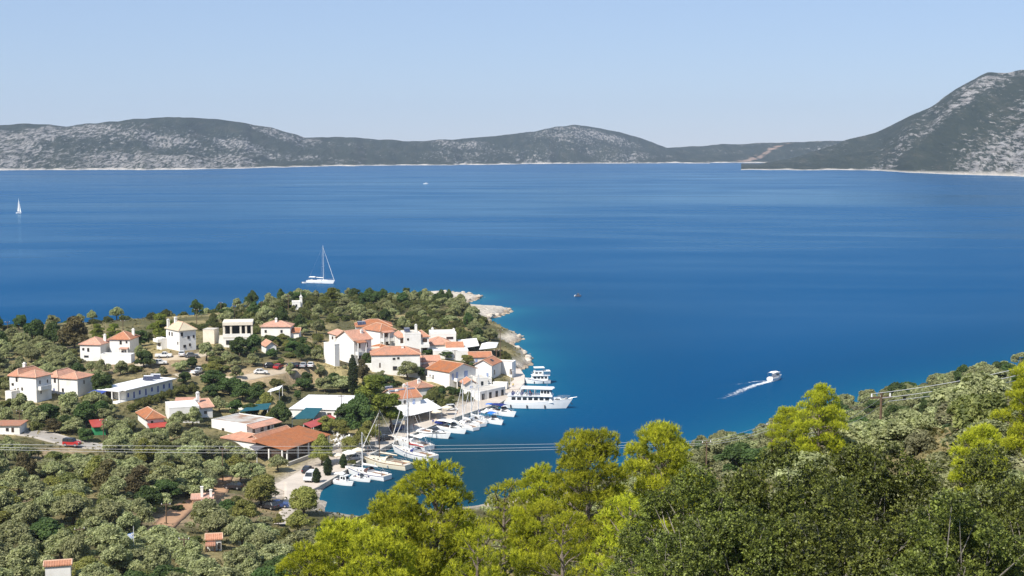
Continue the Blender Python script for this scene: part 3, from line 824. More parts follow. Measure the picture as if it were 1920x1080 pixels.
root, i = building('plain beige retaining wall block left of the modern villa', 'wall', 'retaining_wall', 402, 645, 22, 0, 26, .2, -10, 'slab', tile=CONC, wall=CREAM, D=4, ov=.05)
root, i = building('low white house with red hip roof and centre chimney behind bushes', 'house', 'house', 517, 633, 55, 0, 20, 9, 0, D=7, chim=[(-.05, -.2, 2.3)], wins=[('F', .16, 12, 3, 4, 'p'), ('F', .7, 12, 3, 4, 'p')])
info2 = volume(root, 552, 634, 17, 0, 11, 6, 0, 'gx', D=5)
root, i = building('small white hut with red gable, half hidden in the bushes below the villa', 'hut', 'hut', 500, 664, 17, 5, 15, 7, 25, 'gy', D=6)
root, i = building('tiny white chapel with slim tower on the headland ridge', 'chapel', 'chapel', 548, 581, 15, 3, 14, .3, 10, 'flat', D=5, wins=[('F', .5, 8, 2.4, 3.4, 'p')])
c, s, r, W, D, h = i
t = local_part(root, i, 'tower', MB().box((W / 2 + .3, .5, 1.2), (1.0, 1.0, 7.0)).box((W / 2 + .3, .5, 4.75), (1.3, 1.3, .2)), WHITE)
MB().box((W / 2 + .3, .5, 5.2), (.6, .6, .7)).tube([(W / 2 + .3, .5, 5.4), (W / 2 + .3, .5, 6.6)], .05, 5).build('belfry', WHITE, t)
# twin stepped houses at the left edge
tw = [('F', .18, 24, 2.5, 4, 'p'), ('R', .25, 37, 3, 7, 'd'), ('R', .3, 19, 3, 8, 'd'), ('R', .75, 36, 3, 6, 'd'), ('F', .3, 8, 4, 6, 'd')]
root, i = building('white stepped house with two red hip roofs at the left edge', 'house', 'house', 69, 755, 38, 16, 47, 10, -23, wins=tw)
i2 = volume(root, 36, 748, 20, 0, 42, 12, -23, D=9, wins=[('F', .8, 37, 3, 7, 'p'), ('F', .35, 27, 4, 3, 'p'), ('F', .9, 16, 3, 10, 'd'), ('F', .6, 17, 2, 3, 'p')], chim=[(-.8, .2, 2.4)])
i3 = volume(root, 22, 752, 14, 0, 16, .3, -23, 'flat', D=5)
balcony(root, i, 'R', .2, .9, 1.1, 3.2)
root, i = building('second white stepped house with twin red hip roofs, beside a tall tree', 'house', 'house', 146, 745, 39, 10, 34, 9, -20, wins=[('R', .4, 26, 3, 7, 'd'), ('F', .2, 12, 3, 5, 'p')], D=7)
i2 = volume(root, 109, 739, 21, 0, 31, 11, -20, D=8, wins=[('F', .72, 26, 3, 7, 'p'), ('F', .3, 14, 3, 8, 'd'), ('F', .6, 8, 3, 5, 'n')])
# long house with blue shutters
root, i = building('long low white house with blue shutters and white sheet roof', 'house', 'long_house', 236, 752, 0, 0, 20, .2, 66, 'slab', tile=WHITEROOF, W=20, D=7.5, ov=.9,
    wins=[('F', .05, 10, 5, 8, 'n'), ('F', .17, 8, 4, 12, 'n'), ('F', .29, 10, 5, 8, 'n'), ('F', .42, 8, 4, 12, 'n'), ('F', .55, 10, 5, 8, 'n'), ('F', .68, 8, 4, 12, 'n'), ('F', .81, 10, 5, 8, 'n'), ('F', .93, 9, 4.5, 9, 'n'), ('L', .3, 10, 16, 9, 'p')])
c, s, r, W, D, h = i
veranda(root, i, 'L', 0, 1, 2.6, h + .1, WHITEROOF, 4, .15)
local_part(root, i, 'terrace', MB().span((-W / 2 - 4.2, -D / 2 - .6, -3.2), (-W / 2 - .02, D / 2 + 1.5, .15)), WHITE)
solar(root, i, [(4.0, -.2, h + .22, R(-66)), (7.0, -.2, h + .22, R(-66))], 3)
local_part(root, i, 'blue_awning', MB().extrude_y([(-W / 2 - 5.2, h - .5), (-W / 2 - 2.7, h - .1), (-W / 2 - 2.7, h), (-W / 2 - 5.2, h - .4)], .2, D / 2 + .8), BLUE)
# middle cluster
root, i = building('low white house with bright orange hip roof above a red lean-to', 'house', 'house', 276, 803, 28, 34, 17, 13, 28, wins=[('F', .3, 11, 3, 3, 'p')], ov=.5)
veranda(root, i, 'F', 0, 1.15, 2.6, i[5] - 1.2, REDSHEET, 3, .7, SHADEDOOR)
root, i = building('flat-roofed white house with stepped parapets behind the orange hip roof', 'house', 'house', 318, 792, 52, 20, 26, .5, 20, 'flat', tile=WHITEROOF, D=9, wins=[('F', .4, 12, 4, 4, 'p')])
i2 = volume(root, 330, 775, 40, 0, 18, 3, 10, 'shed', D=6)
root, i = building('white house with orange gable roof and tall white chimney', 'house', 'house', 372, 783, 24, 44, 18, 10, 30, 'gx', D=9, chim=[(-.6, -.4, 3.4), (-.95, -.4, 1.6)], wins=[('F', .5, 9, 4, 4, 'p')])
root, i = building('green sheet shed with sloping red roof beside the road', 'shed', 'shed', 177, 816, 19, 17, 15, 5, 24, 'shed', tile=REDSHEET, wall=GREENP, ov=.5)
root, i = building('small white shed with flat red roof at the left edge by the road', 'shed', 'shed', 14, 815, 46, 0, 17, 1.5, 0, 'shed', tile=TERRA2, D=5, wins=[('F', .72, 9, 5, 9, 'd'), ('F', .5, 10, 4, 4, 'p')])
root, i = building('white taverna block with stained flat roof and orange side canopy', 'taverna', 'taverna', 463, 821, 76, 40, 24, .35, -32, 'flat', tile=GREYROOF, wins=[('F', .33, 10, 5, 3, 'p'), ('F', .84, 9, 4.5, 3.4, 'p'), ('R', .25, 11, 5, 10, 'p'), ('R', .55, 11, 5, 10, 'p'), ('R', .8, 11, 5, 10, 'p')])
c, s, r, W, D, h = i
b = MB().extrude_y([(W / 2 + .01, h - .05), (W / 2 + 2.6, h - .75), (W / 2 + 2.6, h - .6), (W / 2 + .01, h + .1)], -D / 2 - .2, D / 2 + .3)
local_part(root, i, 'side_canopy', b, TERRA)
for y in (-D / 2, -D / 6, D / 6, D / 2): local_part(root, i, 'post', MB().box((W / 2 + 2.4, y, h / 2 - .6), (.16, .16, h - .3)), SHADEDOOR)
local_part(root, i, 'terrace', MB().span((W / 2 + .02, -D / 2 - .4, -2.5), (W / 2 + 4.6, D / 2 + .4, .25)), WHITE)
local_part(root, i, 'terrace_parapet', MB().span((W / 2 + 4.35, -D / 2 - .4, .255), (W / 2 + 4.6, D / 2 + .4, 1.0)), mat('teal_paint', (.06, .30, .30), (.05, .24, .25), 1, .6))
local_part(root, i, 'front_parapet', MB().span((-W / 2 - 3.5, -D / 2 - 2.6, -2.5), (W / 2 + .5, -D / 2 - 2.3, .9)), WHITE)
# low tiled wings in front of the taverna
root, i = building('low orange tiled wing wrapping the corner of the taverna', 'building', 'tavern_wing', 480, 845, 72, 48, 15, 10, -32, tile=TERRA, D=6.0)
root, i = building('tiled strip roof running along the seaward side of the taverna', 'building', 'tavern_wing', 489, 843, 0, 0, 16, 9, 62, 'gx', tile=TERRA, W=13, D=4.5)
root, i = building('large orange roof of the open taverna with white posts', 'taverna', 'open_taverna', 534, 866, 0, 0, 22, 12, 66, 'shed', tile=TERRA, W=19, D=8, ov=.7, wall=SHADEDOOR)  # solid dark block under the roof stands in for the shade inside
c, s, r, W, D, h = i
for k in range(5): local_part(root, i, 'post', MB().box((-W / 2 + .2 + k * (W - .4) / 4, -D / 2 - .55, h / 2 - .5), (.3, .3, h + 1)), WHITE)
for k in range(3): local_part(root, i, 'post', MB().box((-W / 2 - .55, -D / 2 + .3 + k * (D - .6) / 2, h / 2 - .5), (.3, .3, h + 1)), WHITE)
local_part(root, i, 'low_wall', MB().span((-W / 2 - 3.2, -D / 2 - 3.0, -2), (W / 2, -D / 2 - 2.6, .7)), CONC)
root, i = building('wide flat white roof of the hall in the village centre', 'hall', 'hall', 646, 789, 103, 0, 20, .15, -6, 'slab', tile=WHITEROOF, D=21, ov=.3, wins=[('F', .9, 10, 10, 11, 'p'), ('F', .72, 10, 8, 9, 'd')])
root, i = building('white gabled hotel block with orange roof at the village top', 'hotel', 'hotel', 664, 686, 30, 38, 47, 15, 42, 'gx', wins=[('F', .28, 37, 7, 9, 'd'), ('F', .72, 37, 6, 9, 'd'), ('F', .3, 13, 6, 11, 'd'), ('F', .7, 12, 6, 10, 'p')], chim=[(.5, -.4, 2.4)])
balcony(root, i, 'F', .1, .95, 1.5, 3.3); veranda(root, i, 'F', .05, .55, 1.8, i[5] - .1, TERRA, 2, .6, z0=3.5)
i2 = volume(root, 628, 687, 8, 24, 40, .8, 42, 'flat')
i3 = volume(root, 636, 652, 20, 24, 22, 8, 30, 'hip', wins=[('L', .35, 15, 7, 6, 'd'), ('L', .75, 15, 7, 6, 'd')])
root, i = building('large white hotel wing with broad orange hip roofs behind the gabled block', 'hotel', 'hotel', 713, 654, 26, 36, 32, 12, 42, wins=[('L', .4, 10, 4, 4, 'p'), ('L', .4, 18, 4, 4, 'p'), ('F', .4, 25, 8, 8, 'd'), ('F', .5, 9, 8, 8, 'd')])
balcony(root, i, 'F', .05, .95, 1.4, 2.4); veranda(root, i, 'F', .05, .8, 1.6, i[5] + .1, TERRA, 3, .5, z0=2.6)
i2 = volume(root, 737, 636, 0, 0, 21, 11, 12, 'hip', W=8, D=9) if False else volume(root, 668, 634, 66, 6, 21, 11, 8, 'hip', D=9)
solar(root, i2, [(-4.2, -3.2, i2[5] + .3, R(10))], 3)
i4 = volume(root, 712, 664, 14, 10, 12, 5, 40, 'hip', D=4)
root, i = building('cream arched garden wall between the two hotel blocks', 'wall', 'garden_wall', 694, 667, 18, 4, 13, .3, 12, 'flat', wall=CREAM, D=3, wins=[('F', .6, 5, 4, 4, 'n')])
root, i = building('white two-storey guesthouse with split orange roof and side balconies', 'guesthouse', 'guesthouse', 759, 668, 30, 0, 41, .5, 14, 'flat', D=8, wins=[('F', .2, 32, 2.6, 2.6, 'p'), ('F', .2, 16, 2.6, 2.6, 'p')], chim=[(.7, .2, 2.2)])
solar(root, i, [(-1.2, 0, i[5] + .1, 0)], 2)
i2 = volume(root, 789, 667, 15, 0, 35, 8, 14, 'hip', D=8, wins=[('F', .5, 29, 9, 7, 'd'), ('F', .5, 11, 8, 7, 'd')]); balcony(root, i2, 'F', 0, 1, 1.3, 2.8)
i3 = volume(root, 748, 664, 11, 0, 31, 8, 14, 'hip', D=8, wins=[('F', .5, 25, 6, 9, 'd'), ('F', .5, 9, 6, 8, 'd')]); balcony(root, i3, 'F', 0, 1, 1.2, 2.4)
root, i = building('wide white house with red hip roof in front of the guesthouse', 'house', 'house', 697, 697, 90, 0, 31, 12, 7, D=9, wins=[('F', .17, 12, 2.6, 9, 'd'), ('F', .46, 24, 4, 2.4, 'p'), ('F', .55, 25, 3.4, 2.4, 'p'), ('F', .48, 6, 7, 6, 'p')], tile=TERRA, chim=[(.3, -.2, 2.2)])
root, i = building('low white annexe with red tiled roof right of the wide house', 'annexe', 'annexe', 788, 694, 36, 6, 17, 7, 12, 'gx', D=5)
root, i = building('white quayside house with pale blue shutters and orange gable', 'house', 'house', 843, 730, 48, 44, 32, 12, 45, 'gy', wins=[('F', .62, 24, 8, 12, 'c'), ('F', .28, 24, 4, 12, 'c'), ('F', .12, 23, 3, 11, 'c'), ('F', .3, 8, 8, 13, 'o'), ('F', .6, 8, 8, 14, 'o'), ('F', .88, 9, 7, 14, 'o'), ('L', .12, 18, 3.2, 8, 'o'), ('L', .26, 18, 3.2, 8, 'o')])
c, s, r, W, D, h = i
balcony(root, i, 'F', .15, 1.0, 1.6, 14 / s); 
for k in range(4): local_part(root, i, 'post', MB().box((-W / 2 + .17 * W + k * W * .27, -D / 2 - 1.45, 6.5 / s), (.3, .3, 14 / s)), WHITE)
local_part(root, i, 'terrace', MB().span((-W / 2 + .3, -D / 2 - 5.2, -3.5), (W / 2 - 1, -D / 2 - .02, -.25)), WHITE)
# quayside taverna with solar panels
root, i = building('quayside taverna with orange roof and many solar panels', 'taverna', 'taverna', 743, 781, 44, 0, 33, 13, 30, 'gx', D=9, wins=[('F', .72, 25, 4, 8, 'c'), ('F', .35, 26, 3, 5, 'p')], chim=[(.3, .1, 2.6), (-.55, -.3, 1.6)], tile=TERRA)
c, s, r, W, D, h = i
solar(root, i, [(-3.2, -1.6, h + .75, 0), (-.6, -1.4, h + .8, 0), (2.6, -1.4, h + .8, 0), (-3.0, 1.2, h + 1.4, 0)], 2.4, .35)
i2 = volume(root, 783, 752, 30, 30, 24, 10, 30, 'hip', tile=TERRA2, D=8, chim=[(-.4, -.4, 2.0)])
# eastern end of the village
root, i = building('low white house with faded red roof behind the quay', 'house', 'house', 803, 657, 46, 0, 10, 12, 12, 'hip', D=9, tile=TERRA)
root, i = building('white flat-roofed house with roof terrace at the village edge', 'house', 'house', 808, 648, 47, 0, 20, 4, 8, 'flat', D=8, wins=[('F', .75, 14, 12, 3, 'p')], chim=[(-.8, 0, 1.6), (.9, 0, 1.2)])
root, i = building('long low white terrace building beside leafy shrubs', 'building', 'terrace_building', 812, 671, 66, 0, 12, .4, 6, 'flat', D=6, tile=WHITEROOF)
root, i = building('small white house with red tiled ridge roof below the white canopies', 'house', 'house', 881, 683, 40, 0, 13, 7, 8, 'gx', D=6, wins=[('F', .3, 7, 3, 5, 'c')])
root, i = building('white gabled house with narrow red roof near the rocks', 'house', 'house', 922, 712, 32, 0, 27, 9, -18, 'gy', D=9, wins=[('F', .75, 8, 3, 8, 'c'), ('R', .3, 12, 3, 8, 'p')])
local_part(root, i, 'skylight', MB().box((i[3] * .27, -.5, i[5] + 1.0), (1.0, 1.4, .12), 0, 1, .5), GLASS)
root, i = building('tall blank white wall block by the rocky shore', 'wall', 'boundary_wall', 960, 708, 32, 0, 27, .3, -14, 'flat', D=5, wins=[('F', .93, 11, 4, 10, 'd')])
root, i = building('cream quay shop with flat terrace roof and dark shopfronts', 'shop', 'shop', 900, 752, 0, 0, 16, 1.5, 52, 'flat', W=12, D=6, tile=CONC, wins=[('F', .12, 7, 7, 10, 'p'), ('F', .4, 7, 6, 10, 'p'), ('F', .65, 7, 6, 10, 'p'), ('F', .88, 7, 6, 10, 'p')])
root, i = building('white terraced block with small arch above the quay shop', 'building', 'terrace_building', 893, 728, 22, 8, 18, .5, 20, 'flat', D=6, wall=WHITE, wins=[('F', .5, 8, 5, 9, 'o')])
for l_, a_ in [('low white terrace wall below the wide red roofed house', (800, 716, 56, 0, 8, .3, 10)), ('white garden wall between the gabled house and the quay shop', (882, 722, 40, 0, 10, .3, 14)), ('stepped white wall beside the pier path', (950, 730, 26, 0, 11, .3, -16)),
               ('long white yard wall behind the quayside taverna', (742, 738, 46, 0, 7, .3, 12)), ('white boundary wall below the guesthouse', (740, 676, 60, 0, 6, .3, 8)), ('low white wall left of the hall', (470, 770, 40, 0, 5, .3, -4)), ('white wall at the foot of the hotel', (672, 692, 30, 0, 7, .3, 20))]:
    building(l_, 'wall', 'terrace_wall', *a_, 'flat', D=1.6)
root, i = building('small white house with red roof squeezed behind the quayside house', 'house', 'house', 802, 706, 34, 10, 15, 8, 22, 'hip', D=6, wins=[('F', .5, 8, 3.5, 5, 'p')])
root, i = building('small white lodge with orange roof between guesthouse and flat-roofed house', 'house', 'house', 838, 664, 30, 0, 12, 8, 10, 'gx', D=5, wins=[('F', .4, 6, 3, 5, 'c')])
root, i = building('narrow white house with red gable beside the quay shop', 'house', 'house', 872, 738, 22, 0, 18, 7, 16, 'gy', D=5, wins=[('F', .5, 10, 4, 7, 'c')])
# grove houses at the bottom of the picture
root, i = building('white hut with red roof half buried in olive trees at the bottom left', 'hut', 'hut', 86, 1112, 44, 10, 50, 4, 15, 'gx', D=2.4, ov=.2)
root, i = building('tiny white cottage with red roof and red lean-to among grove trees', 'cottage', 'cottage', 388, 1032, 26, 0, 20, 5, 12, 'gx', D=3, ov=.25, wins=[('F', .85, 8, 3, 9, 'p')])
veranda(root, i, 'F', -.1, .6, 1.3, i[5] - .5, TERRA2, 2, .3, SHADEDOOR)
root, i = building('old stone ruin with orange roof and two white chimneys in the grove', 'cottage', 'cottage', 362, 944, 34, 0, 8, 4, 10, 'gx', D=4, tile=TERRA2, wall=CREAM)
c, s, r, W, D, h = i
for x, hh in ((-.1, 2.2), (W / 2 - .2, 1.5)): local_part(root, i, 'chimney', MB().box((x, -D / 2 + .6, h + hh / 2), (.5, .45, hh)).box((x, -D / 2 + .6, h + hh + .1), (.65, .6, .16)), WHITE)

# ------------------------------------------------------------------ awnings, pergolas, parasols
def canopy(label, name, corners, z, m, posts=WHITE, group='awnings and canopies', drop=0.0, cat='awning', thick=.1):
    """cloth or sheet on four posts; corners are ground pixels of the posts, near edge first"""
    P = [on_ground(*p) for p in corners]
    c = sum(P) / len(P)
    root = empty(name, (c[0], c[1], min(p[2] for p in P)), 0, label, cat, group)
    zb = root.location.z
    top = max(p[2] for p in P) - zb + z
    L_ = [p - np.array((c[0], c[1], zb)) for p in P]
    vs = []
    for k, p in enumerate(L_): vs.append((p[0] * 1.04, p[1] * 1.04, top - (drop if k < 2 else 0)))
    b = MB(); n = len(vs)
    b.add(vs + [(v[0], v[1], v[2] + thick) for v in vs], [tuple(range(n))[::-1], tuple(range(n, 2 * n))] + [(i_, (i_ + 1) % n, (i_ + 1) % n + n, i_ + n) for i_ in range(n)])
    b.build('cover', m, root)
    for k, p in enumerate(L_): MB().tube([(p[0], p[1], p[2] - .8), (p[0], p[1], top - (drop if k < 2 else 0) + .02)], .09, 6).build('post', posts, root)
    BLOCK.append((c[0], c[1], 4)); q = [project(P[k][0], P[k][1], zb + v[2]) for k, v in enumerate(vs)]
    KEEP.append((min(a[0] for a in q), min(a[1] for a in q), max(a[0] for a in q), max(a[1] for a in q) + 6, c[1]))
    return root
canopy('white taverna awning reaching over the quay tables', 'awning', [(752, 802), (828, 784), (800, 768), (745, 780)], 2.9, WHITECLOTH, drop=.7)
canopy('dark teal awning behind the white taverna block', 'awning', [(450, 793), (502, 795), (508, 782), (470, 780)], 2.9, TEAL)
canopy('bright teal awning in front of the white hall', 'awning', [(548, 806), (588, 806), (604, 788), (574, 786)], 3.0, TEAL, drop=.4)
canopy('long red sheet awning beside the taverna tables', 'awning', [(585, 822), (630, 804), (618, 798), (570, 815)], 2.8, REDSHEET, drop=.3)
canopy('grey strip awning between the two orange taverna roofs', 'awning', [(482, 868), (575, 828), (566, 822), (470, 860)], 2.9, mat('grey_sheet', (.15, .14, .145), (.11, .10, .105), .5, .7), drop=.1)
canopy('white pergola on thin posts beside the hall', 'pergola', [(500, 758), (524, 758), (530, 748), (508, 747)], 2.6, WHITECLOTH, cat='pergola')
canopy('white sloping canopy by the village edge, left of the tent', 'awning', [(872, 668), (898, 668), (893, 652), (858, 652)], 2.6, WHITECLOTH, SHADEDOOR, drop=.5)
rt = canopy('white pyramid tent over tables near the rocks', 'tent', [(899, 671), (930, 671), (934, 658), (904, 657)], 2.3, WHITECLOTH, SHADEDOOR, cat='tent')
co = [o for o in rt.children if o.name.startswith('cover')][0]
vs = [v.co.copy() for v in co.data.vertices][4:8]
ap = sum(vs, Vector()) / 4 + Vector((0, 0, 1.3))
MB().add([v + Vector((0, 0, .02)) for v in vs] + [ap], [(0, 1, 4), (1, 2, 4), (2, 3, 4), (3, 0, 4)]).build('peak', WHITECLOTH, rt)
PAR = {}
def parasol(px, py, m, label, r=1.7, hgt=2.5, z=None):
    g = on_ground(px, py) if z is None else at_z(px, py, z)
    if z is None and g[2] < QZ and in_poly(g[0], g[1], qp): g[2] = QZ
    root = empty('parasol', tuple(g), random.random(), label, 'parasol', 'parasols along the quay')
    if m.name not in PAR:
        n = 8
        ring = [(r * math.cos(2 * math.pi * k / n), r * math.sin(2 * math.pi * k / n), hgt - .35) for k in range(n)]
        cb = MB().add(ring + [(0, 0, hgt + .25)], [(k, (k + 1) % n, n) for k in range(n)])
        cb.add([(a * .99, b * .99, c_ - .22) for a, b, c_ in ring] + ring, [(k, (k + 1) % n, n + (k + 1) % n, n + k) for k in range(n)])
        PAR[m.name] = (cb.mesh('cloth', m), MB().tube([(0, 0, 0), (0, 0, hgt + .2)], .04, 6).mesh('pole', PALEWOOD), MB().disc((0, 0), .3, 10, 0, .1).mesh('base', CONC))
    for n_, me in zip(('cloth', 'pole', 'base'), PAR[m.name]): put(n_, me, root)
    return root
parasol(826, 806, NAVY, 'navy blue parasol open beside the motor cruisers')
parasol(655, 868, WHITECLOTH, 'cream parasol by the quay edge near the cypress shrubs')
parasol(672, 866, CREAMCLOTH, 'beige parasol right of the cream one on the quay')
parasol(632, 872, CREAMCLOTH, 'beige parasol left of the cream one, half behind a shrub')
for k, (px, py) in enumerate([(752, 800), (741, 806), (818, 788), (838, 780)]):
    parasol(px, py, CREAMCLOTH, ['beige parasol at the foot of the white awning', 'beige parasol left of the white taverna awning', 'beige parasol right of the white taverna awning', 'beige parasol near the small quay cart'][k])
# taverna terrace: tables and chairs under the trees
def table_and_chairs():
    t = MB().disc((0, 0), .55, 10, .70, .75).mesh('top', WHITECLOTH), MB().tube([(0, 0, 0), (0, 0, .7)], .05, 6).mesh('leg', STEEL)
    c = (MB().box((0, 0, .45), (.45, .45, .06)).mesh('seat', WHITECLOTH), MB().box((0, .22, .72), (.45, .05, .5)).mesh('backrest', WHITECLOTH), MB().box((0, 0, .21), (.05, .05, .42)).mesh('leg', STEEL))
    return t, c
TT, CC = table_and_chairs()
tn = 0
for px, py in [(628, 812), (640, 808), (634, 820), (646, 817), (628, 830), (640, 827), (652, 823), (634, 838), (646, 834), (660, 828)]:
    g = on_ground(px, py)
    gz = QZ if in_poly(g[0], g[1], qp) else g[2] + .05
    tn += 1
    ow = ['first', 'second', 'third', 'fourth', 'fifth', 'sixth', 'seventh', 'eighth', 'ninth', 'tenth'][tn - 1]
    e = empty('table', (g[0], g[1], gz), 0, ow + ' small white terrace table counted from the red awning', 'table', 'taverna terrace tables')
    put('top', TT[0], e); put('leg', TT[1], e)
    for k in range(4):
        a = k * math.pi / 2 + random.uniform(-.3, .3)
        x, y = g[0] + math.cos(a) * .85, g[1] + math.sin(a) * .85
        ch = empty('chair', (x, y, gz), a - math.pi / 2, 'white chair on the ' + ['seaward', 'far', 'inland', 'near'][k] + ' side of the ' + ow + ' terrace table', 'chair', 'taverna terrace chairs')
        put('seat', CC[0], ch); put('backrest', CC[1], ch)
        for sx_ in (-1, 1):
            for sy_ in (-1, 1): put('leg', CC[2], ch, (sx_ * .19, sy_ * .19, 0))

# ------------------------------------------------------------------ boats
def hull_parts(root, L, B, fb, rise=.5, stern=.75, draft=.55, hullm=None, deckm=None, stripe=None, rake=.09, bowfull=1.6):
    """lofted hull: topsides, bottom below the waterline, deck; bow towards +x"""
    n = 15
    ts = np.linspace(0, 1, n)
    hb = np.array([B / 2 * (stern + (1 - stern) * math.sin(min(t / .45, 1) * math.pi / 2)) * (1 - max(0, (t - .42) / .58) ** bowfull) for t in ts])
    hb[-1] = .03
    sheer = fb + rise * np.clip((ts - .25) / .75, 0, 1) ** 1.8
    rows = []
    for k, t in enumerate(ts):
        x = -L / 2 + L * (1 - rake) * t
        ov = lambda z: L * rake * (t ** 6) * max(z + draft, 0) / (fb + rise + draft)
        s = sheer[k]; b = hb[k]
        dr = draft * (1 - .8 * t ** 4)
        rows.append([(x + ov(-dr), 0, -dr), (x + ov(-dr * .7), b * .55, -dr * .7), (x + ov(0), b * .86, .02), (x + ov(.18), b * .9, .16), (x + ov(s * .6), b * .97, s * .6), (x + ov(s), b, s)])
    def band(i0, i1, name, m, parent=root, sc=1.0):
        b = MB(); w = i1 - i0 + 1
        for sg in (-1, 1):
            vs = [(p[0], sg * p[1] * sc, p[2]) for r_ in rows for p in r_[i0:i1 + 1]]
            fs = []
            for k in range(n - 1):
                for j in range(w - 1):
                    a = k * w + j
                    f = (a, a + w, a + w + 1, a + 1)
                    fs.append(f if sg > 0 else f[::-1])
            b.add(vs, fs)
        tr = [(rows[0][j][0], sg * rows[0][j][1], rows[0][j][2]) for sg in (-1, 1) for j in range(i0, i1 + 1)]
        b.add(tr, [(j, j + 1, j + 1 + w, j + w) for j in range(w - 1)])
        return b.build(name, m, parent, smooth=False)
    h = band(2, 5, 'hull', hullm or GEL)
    band(0, 3, 'bottom', ANTI, root, .995)
    if stripe:
        sb = MB()
        for sg in (-1, 1):
            vs = []
            for r_ in rows[:-1]:
                p, q = r_[4], r_[5]
                vs += [(p[0] * .4 + q[0] * .6, sg * (p[1] * .4 + q[1] * .6 + .015), p[2] * .4 + q[2] * .6), (p[0] * .15 + q[0] * .85, sg * (p[1] * .15 + q[1] * .85 + .015), p[2] * .15 + q[2] * .85)]
            sb.add(vs, [(2 * k, 2 * k + 2, 2 * k + 3, 2 * k + 1) for k in range(n - 2)])
        sb.build('stripe', stripe, h)
    d = MB()
    top = [(r_[5][0], r_[5][1] * .97, r_[5][2] - .06) for r_ in rows]
    vs = [(p[0], -p[1], p[2]) for p in top] + top
    d.add(vs, [(k, k + 1, k + 1 + n, k + n) for k in range(n - 1)])
    d.build('deck', deckm or DECKC, root)
    rail = MB()
    for sg in (-1, 1): rail.tube([(r_[5][0], sg * r_[5][1], r_[5][2] + .01) for r_ in rows], .045, 5)
    rail.build('toe_rail', hullm or GEL, h)
    zf = lambda x: float(np.interp((x + L / 2) / (L * (1 - rake)), ts, sheer))
    bf = lambda x: float(np.interp((x + L / 2) / (L * (1 - rake)), ts, hb))
    return zf, bf
def wedge(b, x0, x1, w0, w1, z0, z1, tx0=.1, tx1=.5, tw=.8):
    """deckhouse block: raked ends, sides leaning in"""
    vs = [(x0, -w0 / 2, z0), (x1, -w1 / 2, z0), (x1, w1 / 2, z0), (x0, w0 / 2, z0),
          (x0 + tx0, -w0 / 2 * tw, z1), (x1 - tx1, -w1 / 2 * tw, z1), (x1 - tx1, w1 / 2 * tw, z1), (x0 + tx0, w0 / 2 * tw, z1)]
    return b.add(vs, [(3, 2, 1, 0), (4, 5, 6, 7), (0, 1, 5, 4), (1, 2, 6, 5), (2, 3, 7, 6), (3, 0, 4, 7)])
def side_windows(root, xs, w, h, y0, y1, z, name='window', m=None, lean=0.0):
    for x, yy in xs:
        for sg in (-1, 1):
            MB().box((x, sg * yy, z), (w, .05, h)).build(name, m or GLASS, root)
def boat_root(name, label, cat, p0, p1, group, z=0.0):
    a, b = at_z(p0[0], p0[1]), at_z(p1[0], p1[1])
    L = float(np.hypot(*(b - a)[:2])); c = (a + b) / 2
    root = empty(name, (c[0], c[1], z), math.atan2(b[1] - a[1], b[0] - a[0]), label, cat, group)
    return root, L
